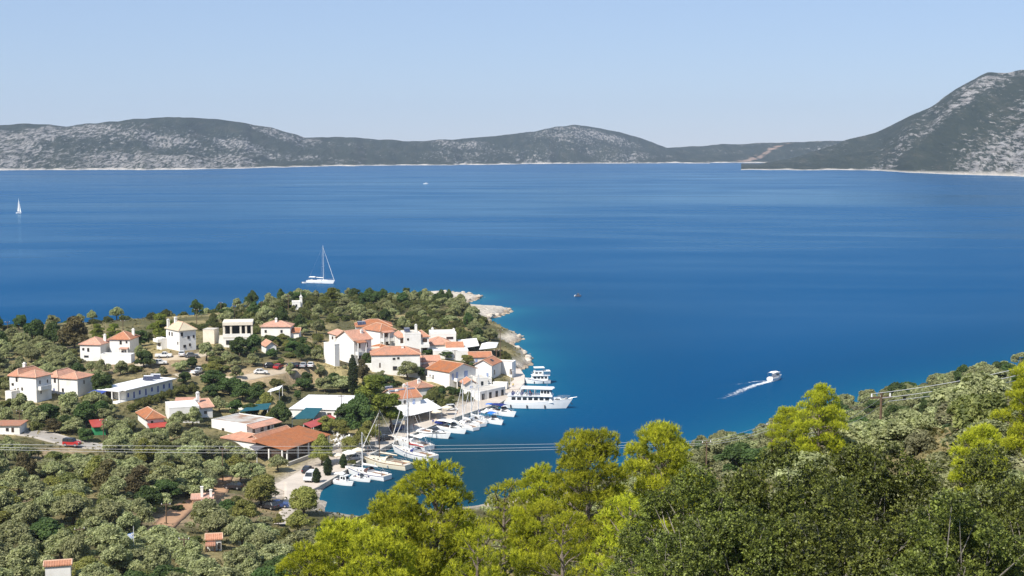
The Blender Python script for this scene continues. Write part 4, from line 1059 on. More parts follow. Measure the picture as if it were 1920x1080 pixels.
def yacht(label, p0, p1, mast=15, dark=False, cover=None, dodger=None, bimini=None, hullm=None, stripe=None, sails=False, group='boats moored along the quay', beam=None, furl=True, mizzen=0):
    root, L = boat_root('sailing_yacht', label, 'yacht', p0, p1, group)
    B = beam or L * .3; fb = .062 * L + .35
    zf, bf = hull_parts(root, L, B, fb, .035 * L, .72, .6, hullm, None, stripe)
    x0, x1 = -.12 * L, .26 * L
    b = wedge(MB(), x0, x1, B * .62, B * .34, fb - .05, fb + .55, .05, .9, .85)
    cab = b.build('coachroof', hullm or GEL, root)
    for sg in (-1, 1):
        for k in range(3):
            x = x0 + .16 * L * .5 + k * .09 * L
            w_ = B * (.31 - .14 * (x - x0) / (x1 - x0)) * .94
            MB().box((x, sg * w_, fb + .27), (.055 * L, .04, .2), -sg * .14 * B / (x1 - x0) / .5).build('window', GLASS, cab)
    MB().span((-.42 * L, -B * .24, fb - .05), (-.14 * L, B * .24, fb - .015)).build('cockpit', TEAK, root)
    for sg in (-1, 1): MB().span((-.43 * L, sg * B * .3 - .12, fb - .05), (-.13 * L, sg * B * .3 + .12, fb + .3)).build('coaming', hullm or GEL, root)
    wl_ = MB(); wl_.tube([(-.36 * L, .5 * math.cos(a), fb + .6 + .5 * math.sin(a)) for a in np.linspace(0, 2 * math.pi, 13)], .03, 4, False); wl_.tube([(-.36 * L, 0, fb), (-.36 * L, 0, fb + .7)], .06, 5); wl_.build('wheel', STEEL, root)
    if dodger:
        arc = [(math.cos(a) * B * .33, math.sin(a) * 1.15) for a in np.linspace(0, math.pi, 9)]
        vs = [(x0 + .1, p[0], fb + .15 + p[1]) for p in arc] + [(x0 + 1.3, p[0] * .9, fb + .3 + p[1] * .5) for p in arc]
        MB().add(vs, [(k, k + 1, k + 10, k + 9) for k in range(8)]).build('spray_hood', dodger, root)
    if bimini:
        arc = [(math.cos(a) * B * .36, math.sin(a) * .3) for a in np.linspace(0, math.pi, 7)]
        vs = [(-.40 * L, p[0], fb + 1.85 + p[1]) for p in arc] + [(-.19 * L, p[0], fb + 1.9 + p[1]) for p in arc]
        bm = MB().add(vs, [(k, k + 1, k + 8, k + 7) for k in range(6)]).build('bimini', bimini, root)
        fr = MB()
        for x in (-.39 * L, -.2 * L):
            for sg in (-1, 1): fr.tube([(x, sg * B * .36, fb), (x, sg * B * .36, fb + 1.87)], .03, 4)
        fr.build('frame', STEEL, bm)
    sp = DARKMAST if dark else ALU
    def rig(mx, mh, name='mast'):
        zb = zf(mx) + .3
        m_ = MB().tube([(mx, 0, zb - .5), (mx, 0, zb + mh * .6), (mx, 0, zb + mh)], [.13, .12, .08], 8).build(name, sp, root)
        for q in (.4, .7): MB().tube([(mx, -B * .28, zb + mh * q), (mx, B * .28, zb + mh * q)], .045, 5).build('spreader', sp, m_)
        bl = min(.36 * L, mx + .40 * L)
        bo = MB().tube([(mx - .1, 0, zb + 1.0), (mx - bl, 0, zb + 1.1)], .08, 6).build('boom', sp, root)
        if not sails:
            MB().tube([(mx - .15, 0, zb + 1.9), (mx - .3, 0, zb + 1.22), (mx - bl * .5, 0, zb + 1.24), (mx - bl * .96, 0, zb + 1.2)], [.06, .2, .19, .1], 8).build('sail_cover', cover or WHITECLOTH, bo)
        st = MB()
        bx = L * .47
        st.tube([(mx, 0, zb + mh), (-L * .48, 0, fb)], .022, 4)
        for sg in (-1, 1):
            st.tube([(mx, 0, zb + mh * .97), (mx - .2, sg * B * .28, zb + mh * .7), (mx - .2, sg * B * .46, fb)], .022, 4)
            st.tube([(mx, 0, zb + mh * .7), (mx - .6, sg * B * .46, fb)], .02, 4)
        st.build('shroud', STEEL, m_)
        return zb, bl
    mx = .08 * L
    zb, bl = rig(mx, mast)
    if mizzen: rig(-.34 * L, mizzen, 'mizzen_mast')
    tip = (L * .47, 0, zf(L * .44) + .1)
    if sails:
        vs = [(mx - .1, 0, zb + 1.2), (mx - bl, .5, zb + 1.3), (mx - .1, 0, zb + mast * .97), (mx - bl * .5, .45, zb + 1.3), (mx - bl * .62, .5, zb + mast * .35), (mx - bl * .3, .3, zb + mast * .7), (mx - bl * .25, .25, zb + mast * .35)]
        MB().add(vs, [(0, 3, 6), (3, 1, 4, 6), (6, 4, 5), (0, 6, 5, 2)]).build('mainsail', WHITECLOTH, root)
        vs = [tip, (mx + .2, .6, zb + 1.0), (mx + .1, 0, zb + mast * .9), ((tip[0] + mx) / 2, .5, zb + mast * .4)]
        MB().add(vs, [(0, 1, 3), (0, 3, 2), (3, 1, 2)]).build('headsail', WHITECLOTH, root)
    elif furl:
        MB().tube([tip, (mx + .1, 0, zb + mast * .93)], [.11, .05], 6).build('furled_headsail', WHITECLOTH, root)
    pul = MB()
    xs = np.linspace(-.46, .42, 8) * L
    for sg in (-1, 1):
        pul.tube([(x, sg * bf(x) * .95, zf(x) + .62) for x in xs], .02, 4)
        for x in xs: pul.tube([(x, sg * bf(x) * .95, zf(x) - .05), (x, sg * bf(x) * .95, zf(x) + .62)], .02, 4)
    pul.build('guard_rail', STEEL, root)
    for sg in (-1, 1):
        for x in (-.2, .05): MB().tube([(x * L, sg * (bf(x * L) + .12), .25), (x * L, sg * (bf(x * L) + .12), .95)], [.12, .13], 7).build('fender', NAVY if cover is None else WHITECLOTH, root)
    return root
def cruiser(label, p0, p1, kind='open', canopy_m=None, hullm=None, stripe=None, group='boats moored along the quay', fbk=1.0, name='motor_boat', hscale=1.0):
    root, L = boat_root(name, label, 'boat', p0, p1, group)
    B = L * .34; fb = (.085 * L + .2) * fbk
    zf, bf = hull_parts(root, L, B, fb, .06 * L, .92, .4, hullm, None, stripe, .12, 2.0)
    c0 = -.02 * L if kind != 'cabin' else -.15 * L
    if kind in ('cruiser', 'open'):
        hk = .085 * L * hscale
        cab = wedge(MB(), c0, .36 * L, B * .78, B * .3, fb - .05, fb + hk, .0, .28 * L, .8).build('foredeck_cabin', hullm or GEL, root)
        ws = MB()
        vs = [(c0 + .05 * L, -B * .34, fb + hk * .9), (c0 + .14 * L, -B * .2, fb + hk * .9), (c0 + .14 * L, B * .2, fb + hk * .9), (c0 + .05 * L, B * .34, fb + hk * .9),
              (c0 - .02 * L, -B * .3, fb + hk + .5), (c0 + .04 * L, -B * .18, fb + hk + .5), (c0 + .04 * L, B * .18, fb + hk + .5), (c0 - .02 * L, B * .3, fb + hk + .5)]
        ws.add(vs, [(0, 1, 5, 4), (1, 2, 6, 5), (2, 3, 7, 6), (4, 5, 6, 7)]).build('windscreen', GLASS, root)
        for sg in (-1, 1): MB().box((.12 * L, sg * B * .31, fb + hk * .45), (.2 * L, .05, hk * .4), -sg * .2).build('window', GLASS, cab)
    else:
        hk = max(1.5, .17 * L) * hscale
        cab = wedge(MB(), c0, .2 * L, B * .7, B * .6, fb - .05, fb + hk, .05, .25, .88).build('wheelhouse', hullm or GEL, root)
        for sg in (-1, 1):
            for k in range(2): MB().box((c0 + .1 * L + k * .13 * L, sg * B * .325, fb + hk * .62), (.09 * L, .05, hk * .36)).build('window', GLASS, cab)
        MB().box((.2 * L - .16, 0, fb + hk * .62), (.06, B * .46, hk * .34), 0, 1, -.15).build('windscreen', GLASS, cab)
        MB().span((c0 - .25, -B * .36, fb + hk + .003), (.2 * L + .1, B * .36, fb + hk + .09)).build('roof', hullm or GEL, root)
    MB().span((-.46 * L, -B * .34, fb - .05), (c0 - .02, B * .34, fb - .02)).build('cockpit', TEAK, root)
    for sg in (-1, 1): MB().span((-.47 * L, sg * B * .38 - .1, fb - .05), (c0, sg * B * .38 + .1, fb + .22)).build('coaming', hullm or GEL, root)
    MB().span((-.45 * L, -B * .3, fb - .015), (-.37 * L, B * .3, fb + .4)).build('bench', WHITECLOTH, root)
    if canopy_m:
        z = fb + 1.75
        arc = [(math.cos(a) * B * .42, math.sin(a) * .3) for a in np.linspace(0, math.pi, 7)]
        vs = [(-.44 * L, p[0], z - .25 + p[1]) for p in arc] + [(-.2 * L, p[0], z + p[1]) for p in arc] + [(.06 * L, p[0] * .95, z - .1 + p[1]) for p in arc]
        cn = MB().add(vs, [(r_ * 7 + k, r_ * 7 + k + 1, r_ * 7 + k + 8, r_ * 7 + k + 7) for r_ in range(2) for k in range(6)]).build('canopy', canopy_m, root)
        fr = MB()
        for x in (-.43 * L, -.2 * L, .05 * L):
            for sg in (-1, 1): fr.tube([(x, sg * B * .4, fb), (x, sg * B * .41, z - .1)], .025, 4)
        fr.build('frame', STEEL, cn)
    en = MB().box((-.5 * L - .15, 0, fb * .9), (.45, .4, .6)).box((-.5 * L - .12, 0, fb * .3), (.2, .2, .9)); en.build('outboard_engine', RUBBER if kind == 'open' else GEL, root)
    r_ = MB(); xs = np.linspace(.02, .42, 6) * L
    for sg in (-1, 1):
        r_.tube([(x, sg * bf(x) * .93, zf(x) + .5) for x in xs], .02, 4)
        for x in xs[::2]: r_.tube([(x, sg * bf(x) * .93, zf(x) - .05), (x, sg * bf(x) * .93, zf(x) + .5)], .02, 4)
    r_.build('bow_rail', STEEL, root)
    return root

Gq = 'boats moored along the quay'
cruiser('small white boat with white canopy, nearest the quay corner', (628, 906), (663, 912), 'cabin', WHITECLOTH, fbk=1.1)
cruiser('small open white boat beside the canopied one at the quay corner', (660, 899), (696, 905), 'open', None)
yacht('white motor sailer with brown spray hood, third from the quay corner', (727, 901), (646, 886), 8.5, False, None, BROWNCANVAS, None, stripe=NAVY, furl=False)
yacht('cream wooden sailing yacht with dark mast and teak rail', (768, 881), (672, 865), 11.5, True, CREAMCLOTH, CREAMCLOTH, None, hullm=mat('cream_hull', (.72, .66, .52), (.66, .60, .46), 1, .35, 0, .4), stripe=TEAK)
yacht('white yacht with red sail cover, dark mast and purple cockpit hood', (813, 865), (735, 847), 11.5, True, REDCANVAS, NAVY, None, stripe=NAVY)
yacht('large white yacht with tall white mast behind the red-covered one', (806, 845), (735, 829), 14.5, False, WHITECLOTH, WHITECLOTH, WHITECLOTH)
cruiser('sleek white motor cruiser with dark window band', (785, 814), (846, 824), 'cruiser', None, stripe=RUBBER)
cruiser('white motor cruiser under the navy parasol', (824, 805), (876, 815), 'cruiser', WHITECLOTH)
yacht('slim white yacht just beyond the navy parasol', (893, 808), (850, 797), 11.5, False, WHITECLOTH, WHITECLOTH)
cruiser('small white speedboat between two yachts at mid quay', (864, 795), (900, 801), 'open', None)
yacht('white yacht with grey hood at mid quay', (906, 801), (868, 790), 11, False, None, mat('grey_canvas', (.3, .3, .32), (.25, .25, .27), 1, .8), None)
yacht('white yacht left of the blue-canopied boat', (918, 794), (882, 784), 12, False, NAVY, None, WHITECLOTH)
cruiser('white boat with bright blue canopy, second from the ferry', (908, 789), (944, 798), 'open', BRIGHTBLUE)
cruiser('long white boat with navy cover lying next to the ferry', (922, 774), (968, 783), 'cruiser', NAVY)
cruiser('small boat under a pale blue cover against the quay by the ferry', (912, 772), (940, 777), 'open', BRIGHTBLUE)
yacht('white sailing yacht motoring past the headland', (577, 530), (628, 532), 19, False, WHITECLOTH, None, WHITECLOTH, group='boats out on the open water')
cruiser('tiny white dinghy towed behind the passing yacht', (566, 531), (575, 531), 'open', None, group='boats out on the open water', name='dinghy')
yacht('far white sailboat with sails set at the left', (30, 400), (40, 400), 16, False, None, None, None, sails=True, group='boats out on the open water')
cruiser('far white motor boat near the opposite shore', (794, 345), (803, 345), 'cabin', None, group='boats out on the open water')
cruiser('tiny dark fishing boat alone in the bay', (1078, 556), (1090, 556), 'cabin', None, hullm=mat('dark_hull', (.12, .12, .14), (.09, .09, .1), 1, .5), group='boats out on the open water', hscale=.7)
cruiser('white cabin boat trailing a foaming wake', (1443, 715), (1465, 710), 'cabin', WHITECLOTH, group='boats out on the open water', fbk=1.2)

def ferry():
    root, L = boat_root('ferry', 'large white two-deck ferry with row of windows at the pier', 'ferry', (947, 763), (1074, 766), 'passenger boats at the pier')
    B = 5.4; fb = 1.9
    zf, bf = hull_parts(root, L, B, fb, 1.0, .93, .9, GEL, DECKC, None, .13, 2.2)
    x0, x1 = -.44 * L, .22 * L
    house = wedge(MB(), x0, x1, B * .9, B * .72, fb - .05, fb + 1.75, .0, .9, .97).build('main_cabin', GEL, root)
    for sg in (-1, 1):
        for k in range(7):
            x = -.36 * L + k * .082 * L
            yy = B * (.45 - .09 * (x - x0) / (x1 - x0)) * .985
            w = MB().box((x, sg * yy, fb + 1.05), (.058 * L, .08, .85), -sg * .036).build('window', GLASS, house)
            MB().box((x, sg * (yy + .03), fb + 1.5), (.062 * L, .08, .07), -sg * .036).build('frame', STEEL, w)
    MB().span((x0 - .3, -B * .46, fb + 1.752), (x1 - .2, B * .46, fb + 1.9)).build('upper_deck', GEL, root)
    zu = fb + 1.9
    wh = wedge(MB(), .03 * L, .2 * L, B * .66, B * .6, zu + .002, zu + 1.75, .0, .7, .95).build('wheelhouse', GEL, root)
    for sg in (-1, 1):
        for k in range(3): MB().box((.055 * L + k * .045 * L, sg * B * .315, zu + 1.1), (.034 * L, .07, .85)).build('window', GLASS, wh)
    for y in (-.2, 0, .2): MB().box((.2 * L - .42, y * B, zu + 1.12), (.07, B * .17, .75), 0, 1, -.38).build('windscreen', GLASS, wh)
    top = MB()
    vs = [(-.26 * L, -B * .42, zu + 1.95), (.21 * L, -B * .40, zu + 1.9), (.235 * L, 0, zu + 1.9), (.21 * L, B * .40, zu + 1.9), (-.26 * L, B * .42, zu + 1.95)]
    vs2 = [(v[0], v[1], v[2] + .22) for v in vs]
    top.add(vs + vs2, [(4, 3, 2, 1, 0), (5, 6, 7, 8, 9)] + [(i, (i + 1) % 5, (i + 1) % 5 + 5, i + 5) for i in range(5)])
    ro = top.build('sun_roof', GEL, root)
    for x in (-.25, -.15, -.05):
        for sg in (-1, 1): MB().tube([(x * L, sg * B * .4, zu), (x * L, sg * B * .4, zu + 1.96)], .05, 5).build('post', GEL, ro)
    MB().tube([(.12 * L, 0, zu + 2.1), (.12 * L, 0, zu + 4.3)], .05, 5).tube([(.12 * L, -.7, zu + 3.4), (.12 * L, .7, zu + 3.4)], .03, 4).build('mast', STEEL, root)
    for k in range(5):
        for sg in (-1, 1):
            MB().box((-.38 * L + k * .065 * L, sg * B * .22, zu + .24), (.45, 1.5, .42)).box((-.38 * L + k * .065 * L - .25, sg * B * .22, zu + .62), (.08, 1.5, .5)).build('bench', WHITECLOTH if k % 2 else NAVY, root)
    for lvl, xa, xb, wd in ((zu, x0 - .25, .02 * L, .455), (fb + .6, .26 * L, .46 * L, 0)):
        r_ = MB(); xs = np.linspace(xa, xb, 12)
        for sg in (-1, 1):
            fy = lambda x: sg * (B * wd if wd else bf(x) * .95)
            fz = lambda x: lvl if wd else zf(x) - .05
            for hgt in (.5, .95): r_.tube([(x, fy(x), fz(x) + hgt) for x in xs], .025, 4)
            for x in xs: r_.tube([(x, fy(x), fz(x)), (x, fy(x), fz(x) + .95)], .025, 4)
        r_.build('railing', STEEL, root)
    tr = wedge(MB(), .21 * L, .36 * L, B * .6, B * .3, fb + .3, fb + 1.25, .0, .9, .8).build('fore_trunk', GEL, root)
    for sg in (-1, 1): MB().box((.28 * L, sg * B * .22, fb + .95), (.08 * L, .06, .25), -sg * .12).build('window', GLASS, tr)
    MB().span((-.5 * L - .9, -B * .35, .35), (-.49 * L, B * .35, .5)).build('stern_platform', DECKC, root)
    for x in (-.4, -.16, .1):
        MB().tube([(x * L, -bf(x * L) - .16, .3), (x * L, -bf(x * L) - .16, 1.2)], [.16, .16], 8).build('fender', RUBBER, root)
    MB().tube([(.44 * L, 0, zf(.44 * L)), (.5 * L, 0, zf(.44 * L) + .35), (.56 * L, 0, zf(.44 * L) + .5)], .06, 5).build('bowsprit', STEEL, root)
    MB().box((.40 * L, 0, zf(.4 * L) + .18), (.7, .5, .4)).build('windlass', STEEL, root)
    an = MB().tube([(.47 * L, -.2, 1.9), (.485 * L, -.35, 1.5)], .06, 5).box((.488 * L, -.38, 1.4), (.4, .12, .2)); an.build('anchor', RUBBER, root)
    return root, L, B, zu
FER = ferry()
def tour_boat():
    root, L = boat_root('tour_boat', 'stubby white three-deck excursion boat behind the ferry', 'boat', (1031, 718), (984, 719), 'passenger boats at the pier')
    B = 3.6; fb = 1.05
    zf, bf = hull_parts(root, L, B, fb, .8, .9, .6, GEL, DECKC, NAVY, .1, 2.0)
    c = wedge(MB(), -.4 * L, .26 * L, B * .8, B * .6, fb - .05, fb + 1.5, .0, .5, .97).build('main_cabin', GEL, root)
    for sg in (-1, 1):
        for k in range(4): MB().box((-.31 * L + k * .14 * L, sg * B * (.395 - .022 * k), fb + .95), (.095 * L, .07, .6), -sg * .06).build('window', GLASS, c)
    MB().span((-.48 * L, -B * .43, fb + 1.502), (.24 * L, B * .43, fb + 1.62)).build('upper_deck', GEL, root)
    zu = fb + 1.62
    w = wedge(MB(), -.22 * L, .18 * L, B * .62, B * .52, zu + .002, zu + 1.35, .0, .35, .93).build('wheelhouse', GEL, root)
    for sg in (-1, 1):
        for k in range(2): MB().box((-.1 * L + k * .15 * L, sg * B * .29, zu + .85), (.1 * L, .06, .45)).build('window', GLASS, w)
    MB().box((.18 * L - .22, 0, zu + .85), (.06, B * .42, .45), 0, 1, -.24).build('windscreen', GLASS, w)
    t = MB().span((-.27 * L, -B * .38, zu + 2.35), (.14 * L, B * .38, zu + 2.5)).build('top_canopy', WHITECLOTH, root)
    for x in (-.25, .12):
        for sg in (-1, 1): MB().tube([(x * L, sg * B * .34, zu + 1.3), (x * L, sg * B * .34, zu + 2.36)], .04, 5).build('post', STEEL, t)
    MB().span((-.5 * L, -B * .4, fb + 2.9), (-.24 * L, B * .4, fb + 3.0)).build('aft_awning', WHITECLOTH, root)
    for sg in (-1, 1): MB().tube([(-.48 * L, sg * B * .38, fb + 1.6), (-.48 * L, sg * B * .38, fb + 2.92)], .04, 5).build('post', STEEL, root)
    r_ = MB(); xs = np.linspace(-.47, .22, 8) * L
    for sg in (-1, 1):
        for hg in (.45, .85): r_.tube([(x, sg * B * .42, zu + hg) for x in xs], .025, 4)
        for x in xs: r_.tube([(x, sg * B * .42, zu), (x, sg * B * .42, zu + .85)], .025, 4)
    r_.build('railing', STEEL, root)
    for x in (-.2, .15): MB().tube([(x * L, bf(x * L) + .12, .2), (x * L, bf(x * L) + .12, .8)], .12, 7).build('fender', RUBBER, root)
tour_boat()

# wake: foam lying on the water behind the moving boats
fm, fnt, N, L_, B_ = new_mat('sea_foam')
tc = N.new('ShaderNodeTexCoord'); al = N.new('ShaderNodeAttribute'); al.attribute_name = 'foam'
nn1 = noise_node(N, L_, .9, 6, .7, tc.outputs['Object'])
su = math_node(N, L_, 'ADD', nn1.outputs['Fac'], al.outputs['Fac'])
rr = ramp_node(N, L_, su.outputs[0], [(.72, 0.0), (1.15, .9)])
B_.inputs['Base Color'].default_value = (.82, .84, .86, 1); B_.inputs['Roughness'].default_value = .8
L_.new(rr.outputs[0], B_.inputs['Alpha'])
def wake(pxs, widths, foam, label, z=.05):
    P = np.array([at_z(*p) for p in pxs])
    t = np.linspace(0, 1, len(P)); tt = np.linspace(0, 1, 60)
    Q = np.stack([np.interp(tt, t, P[:, k]) for k in range(2)], -1)
    for _ in range(6): Q[1:-1] = (Q[:-2] + 2 * Q[1:-1] + Q[2:]) / 4
    w = np.interp(tt, np.linspace(0, 1, len(widths)), widths); fo = np.interp(tt, np.linspace(0, 1, len(foam)), foam)
    T = np.gradient(Q, axis=0); T /= np.linalg.norm(T, axis=1)[:, None]; Nn = np.stack((-T[:, 1], T[:, 0]), -1)
    us = np.linspace(-1, 1, 9)
    V = np.array([[(*(q + n * u * w_ / 2), z) for u in us] for q, n, w_ in zip(Q, Nn, w)]).reshape(-1, 3)
    A_ = np.array([[f * (1 - abs(u) ** 1.5) - .1 * abs(u) for u in us] for f in fo]).ravel()
    me = np_mesh('wake', V, grid_faces(9, 60), 4, False, fm); set_attr(me, 'foam', A_)
    o = link(bpy.data.objects.new('wake', me)); tag(o, label, 'wake', None, 'stuff'); return o
wake([(1452, 714), (1441, 716), (1420, 721), (1398, 729), (1378, 738), (1352, 749)], [1.6, 3.0, 4.5, 6, 7.5, 9], [.8, .6, .45, .38, .3, .18], 'white foam wake curving behind the cabin boat')
wake([(1441, 715), (1420, 715), (1395, 719), (1370, 722), (1347, 725)], [1.2, 2.4, 3, 3, 3], [.6, .34, .26, .2, .1], 'thin outer wave of the cabin boat wake', .06)

# ------------------------------------------------------------------ vehicles
PAINT = {}
def paint(n, c):
    if n not in PAINT: PAINT[n] = mat(n + '_car_paint', c, tuple(x * .9 for x in c), 2, .25, 0, .5)
    return PAINT[n]
def vehicle(label, px, py, col, head, kind='car', roofm=None, z=None, cat=None, group='parked vehicles'):
    g = on_ground(px, py)
    if in_poly(g[0], g[1], qp) and g[2] < QZ: g[2] = QZ
    else: g[2] += .22
    body = paint(*col)
    root = empty({'car': 'parked_car', 'van': 'van', 'jeep': 'off_road_car', 'cart': 'quay_cart', 'pickup': 'pickup_truck'}[kind], tuple(g), R(head), label, cat or {'car': 'car', 'van': 'van', 'jeep': 'car', 'cart': 'cart', 'pickup': 'truck'}[kind], group)
    if kind == 'car': prof = [(-2.05, .3), (2.05, .3), (2.1, .62), (1.95, .78), (1.0, .92), (-1.7, .96), (-2.08, .85)]; gh = [(-1.55, .94), (.95, .92), (.35, 1.42), (-1.1, 1.44)]; w = 1.72
    elif kind == 'jeep': prof = [(-1.95, .42), (1.95, .42), (2.0, .95), (1.85, 1.06), (.8, 1.1), (-1.95, 1.12)]; gh = [(-1.93, 1.1), (.75, 1.1), (.5, 1.8), (-1.9, 1.82)]; w = 1.75
    elif kind == 'van': prof = [(-2.3, .35), (2.4, .35), (2.45, .9), (2.2, 1.08), (1.5, 1.2), (-2.35, 1.2)]; gh = [(-2.33, 1.18), (1.6, 1.18), (.95, 1.98), (-2.3, 2.02)]; w = 1.85
    elif kind == 'pickup': prof = [(-2.5, .5), (2.4, .5), (2.45, 1.0), (2.2, 1.12), (1.2, 1.18), (.2, 1.18), (-2.5, 1.15)]; gh = [(-.5, 1.15), (1.3, 1.16), (.75, 1.75), (-.3, 1.77)]; w = 1.8
    else: prof = [(-1.4, .35), (1.3, .35), (1.35, .8), (-1.4, .95)]; gh = [(-1.35, .94), (1.0, .85), (.8, 1.75), (-1.3, 1.78)]; w = 1.4
    MB().extrude_y(prof, -w / 2, w / 2).build('body', body, root)
    b = MB(); n = len(gh)
    vs = [(p[0], -w / 2 * (.96 if p[1] < 1.2 else .80), p[1]) for p in gh] + [(p[0], w / 2 * (.96 if p[1] < 1.2 else .80), p[1]) for p in gh]
    b.add(vs, [tuple(range(n)), tuple(range(n, 2 * n))[::-1]] + [((i + 1) % n, i, i + n, (i + 1) % n + n) for i in range(n)])
    b.build('windows', GLASS, root)
    zt = gh[2][1]
    MB().span((gh[3][0] + .05, -w / 2 * .8, zt + .005), (gh[2][0] - .02, w / 2 * .8, zt + .06)).build('roof', roofm or body, root)
    pl = MB()
    for sg in (-1, 1):
        for a, c_ in ((gh[1], gh[2]), (gh[0], gh[3])): pl.tube([(a[0], sg * w / 2 * .955, a[1]), (c_[0], sg * w / 2 * .8, c_[1])], .05, 4)
        m_ = ((gh[0][0] + gh[1][0]) / 2 - .1); pl.tube([(m_, sg * w / 2 * .965, gh[0][1]), (m_, sg * w / 2 * .81, zt)], .05, 4)
    pl.build('pillars', roofm or body, root)
    rw = .32 if kind in ('car', 'cart') else .38
    wb = 1.25 if kind != 'cart' else .85
    for x in (-wb, wb):
        for sg in (-1, 1):
            t_ = MB().wheel((x, sg * (w / 2 - .08), rw), rw, .22).build('wheel', RUBBER, root)
            MB().wheel((x, sg * (w / 2 - .06), rw), rw * .55, .24).build('rim', STEEL, t_)
    for sg in (-1, 1):
        MB().box((prof[2][0] - .03, sg * w * .34, prof[2][1] - .02), (.12, .34, .16)).build('headlight', CHROME, root)
        MB().box((-abs(prof[-1][0]) + .02, sg * w * .38, prof[-1][1] - .12), (.1, .24, .2)).build('tail_light', REDCANVAS, root)
    MB().box((prof[1][0] + .02, 0, .42), (.14, w * .92, .16)).build('bumper', RUBBER, root)
    p = project(g[0], g[1], g[2]); s = F / g[1]
    KEEP.append((p[0] - 2.1 * s, p[1] - 1.7 * s, p[0] + 2.1 * s, p[1] + 2, g[1])); BLOCK.append((g[0], g[1], 2.8))
    return root
WH, SI, BK, RD, GR, BL = ('white', (.75, .75, .74)), ('silver', (.42, .43, .45)), ('black', (.02, .02, .025)), ('red', (.42, .03, .03)), ('grey', (.12, .125, .135)), ('blue', (.03, .06, .18))
vehicle('red off-road car with black roof driving along the grey road', 135, 838, RD, -12, 'jeep', paint(*BK))
vehicle('white van parked at the quay corner by clipped shrubs', 582, 903, WH, 262, 'van')
vehicle('dark car parked in tree shade above the white van', 577, 886, BK, 80)
vehicle('white car parked on the lane below the cream roofed house', 341, 668, WH, 100)
vehicle('dark grey car right of the white one on the lane', 359, 671, GR, 15)
vehicle('white pickup parked left of the lane under the cream roofed house', 307, 672, WH, 5, 'pickup')
vehicle('white car half hidden by scrub above the long house', 300, 684, WH, 10)
vehicle('red car parked under the trees on the bare ground', 522, 692, RD, 75)
vehicle('dark car in shade left of the red parked car', 507, 690, BK, 10)
for k, (px, c_, l) in enumerate([(547, GR, 'dark grey car at the left end of the parked row'), (558, BK, 'black car second in the parked row'), (570, SI, 'silver car third in the parked row'), (583, WH, 'white car at the right end of the parked row')]):
    vehicle(l, px, 690 - k * .4, c_, 70 + k * 7, 'car', group='cars in the row on the bare ground')
vehicle('white car alone on the bare reddish ground', 489, 702, WH, 8)
vehicle('white open lorry bed parked above the long house lane', 372, 702, WH, 60, 'pickup')
vehicle('black car parked beneath an olive on red earth', 438, 918, BK, 165)
vehicle('black car under the broad tree left of the pale path', 504, 955, BK, 150)
vehicle('dark blue car right beside the pale path under the tree', 522, 953, BL, 10)
vehicle('white car glimpsed between olives below the road', 270, 850, WH, 100, 'van')
KEEP.pop(); vehicle('silver car in the olive grove below the road', 200, 876, SI, 20); KEEP.pop()
vehicle('small white delivery cart on the quay below the terraces', 846, 771, WH, 20, 'cart')
vehicle('dark blue van parked beside the tall tree at the quay', 745, 809, BL, 60, 'van')
vehicle('black car in the shade of the big tree by the quay', 722, 828, BK, 30)
vehicle('silver car between clipped shrubs on the quay', 664, 866, SI, 200)
vehicle('dark car under the quay trees behind the yachts', 694, 850, GR, 40)

# ------------------------------------------------------------------ poles, wires, flag
def pole(label, px, py, ytop, arm=True, m=None, base=None, name='utility_pole', cat='pole', r=.14, hmax=None, group='utility poles'):
    g = on_ground(px, py) if base is None else np.array(base)
    s = F / (g[1] * CP - (g[2] - H) * SP)
    h = (py - ytop) / s if hmax is None else hmax
    root = empty(name, tuple(g), random.uniform(-.5, .5), label, cat, group)
    MB().tube([(0, 0, -1), (0, 0, h * .5), (.03, 0, h)], [r, r * .85, r * .65], 7).build('shaft', m or WOOD, root)
    if arm:
        a = MB().box((0, 0, h - .35), (1.7, .12, .14)).build('crossarm', m or WOOD, root)
        for x in (-.75, 0, .75): MB().tube([(x, 0, h - .28), (x, 0, h - .02)], [.07, .05], 6).build('insulator', CHROME, a)
    return np.array((g[0], g[1], g[2] + h))
for a_ in [('pale utility pole standing before the sea at the far left', 15, 632, 602), ('thin pole against the sea left of the bright pine', 231, 632, 600), ('pole right of the cream roofed house', 369, 612, 579), ('pole at the crest left of the modern villa', 414, 590, 566),
           ('pole behind the modern villa', 440, 602, 571), ('pole above the low red roofed house', 491, 598, 565), ('pole left of the tiny chapel', 541, 582, 553), ('dark pole at the roadside by the green shed', 195, 848, 785),
           ('tall pole among grove trees near the red earth', 418, 905, 838), ('thin pole by the red earth track', 312, 985, 942), ('pole in front of the tiny cottage', 387, 990, 935), ('pole at the foot of the grove near the bottom edge', 346, 1062, 1006),
           ('tall pole on the rocky shore path', 938, 690, 617), ('shorter pole beside the rocky shore path', 931, 700, 655), ('pole in front of the quayside house roof', 853, 690, 655), ('slim pole among the village roofs by the annexe', 793, 697, 662),
           ('pole by the white hall', 640, 785, 740), ('pole right of the first stepped house', 37, 792, 768), ('short dark pole in the lower grove', 150, 1022, 988)]:
    pole(*a_)
def wire(label, pts, sag, r=.022, group='power lines', m=STEEL, name='power_line'):
    Q = []
    for a, b in zip(pts[:-1], pts[1:]):
        a, b = np.array(a), np.array(b); l = np.linalg.norm(b - a)
        for t in np.linspace(0, 1, 22)[:-1]: q = a + (b - a) * t; q[2] -= sag * l * 4 * t * (1 - t); Q.append(q)
    Q.append(np.array(pts[-1]))
    c = Q[0].copy()
    o = MB().tube([tuple(q - c) for q in Q], r, 4).build(name, m, None, loc=tuple(c)); tag(o, label, 'wire', group); return o
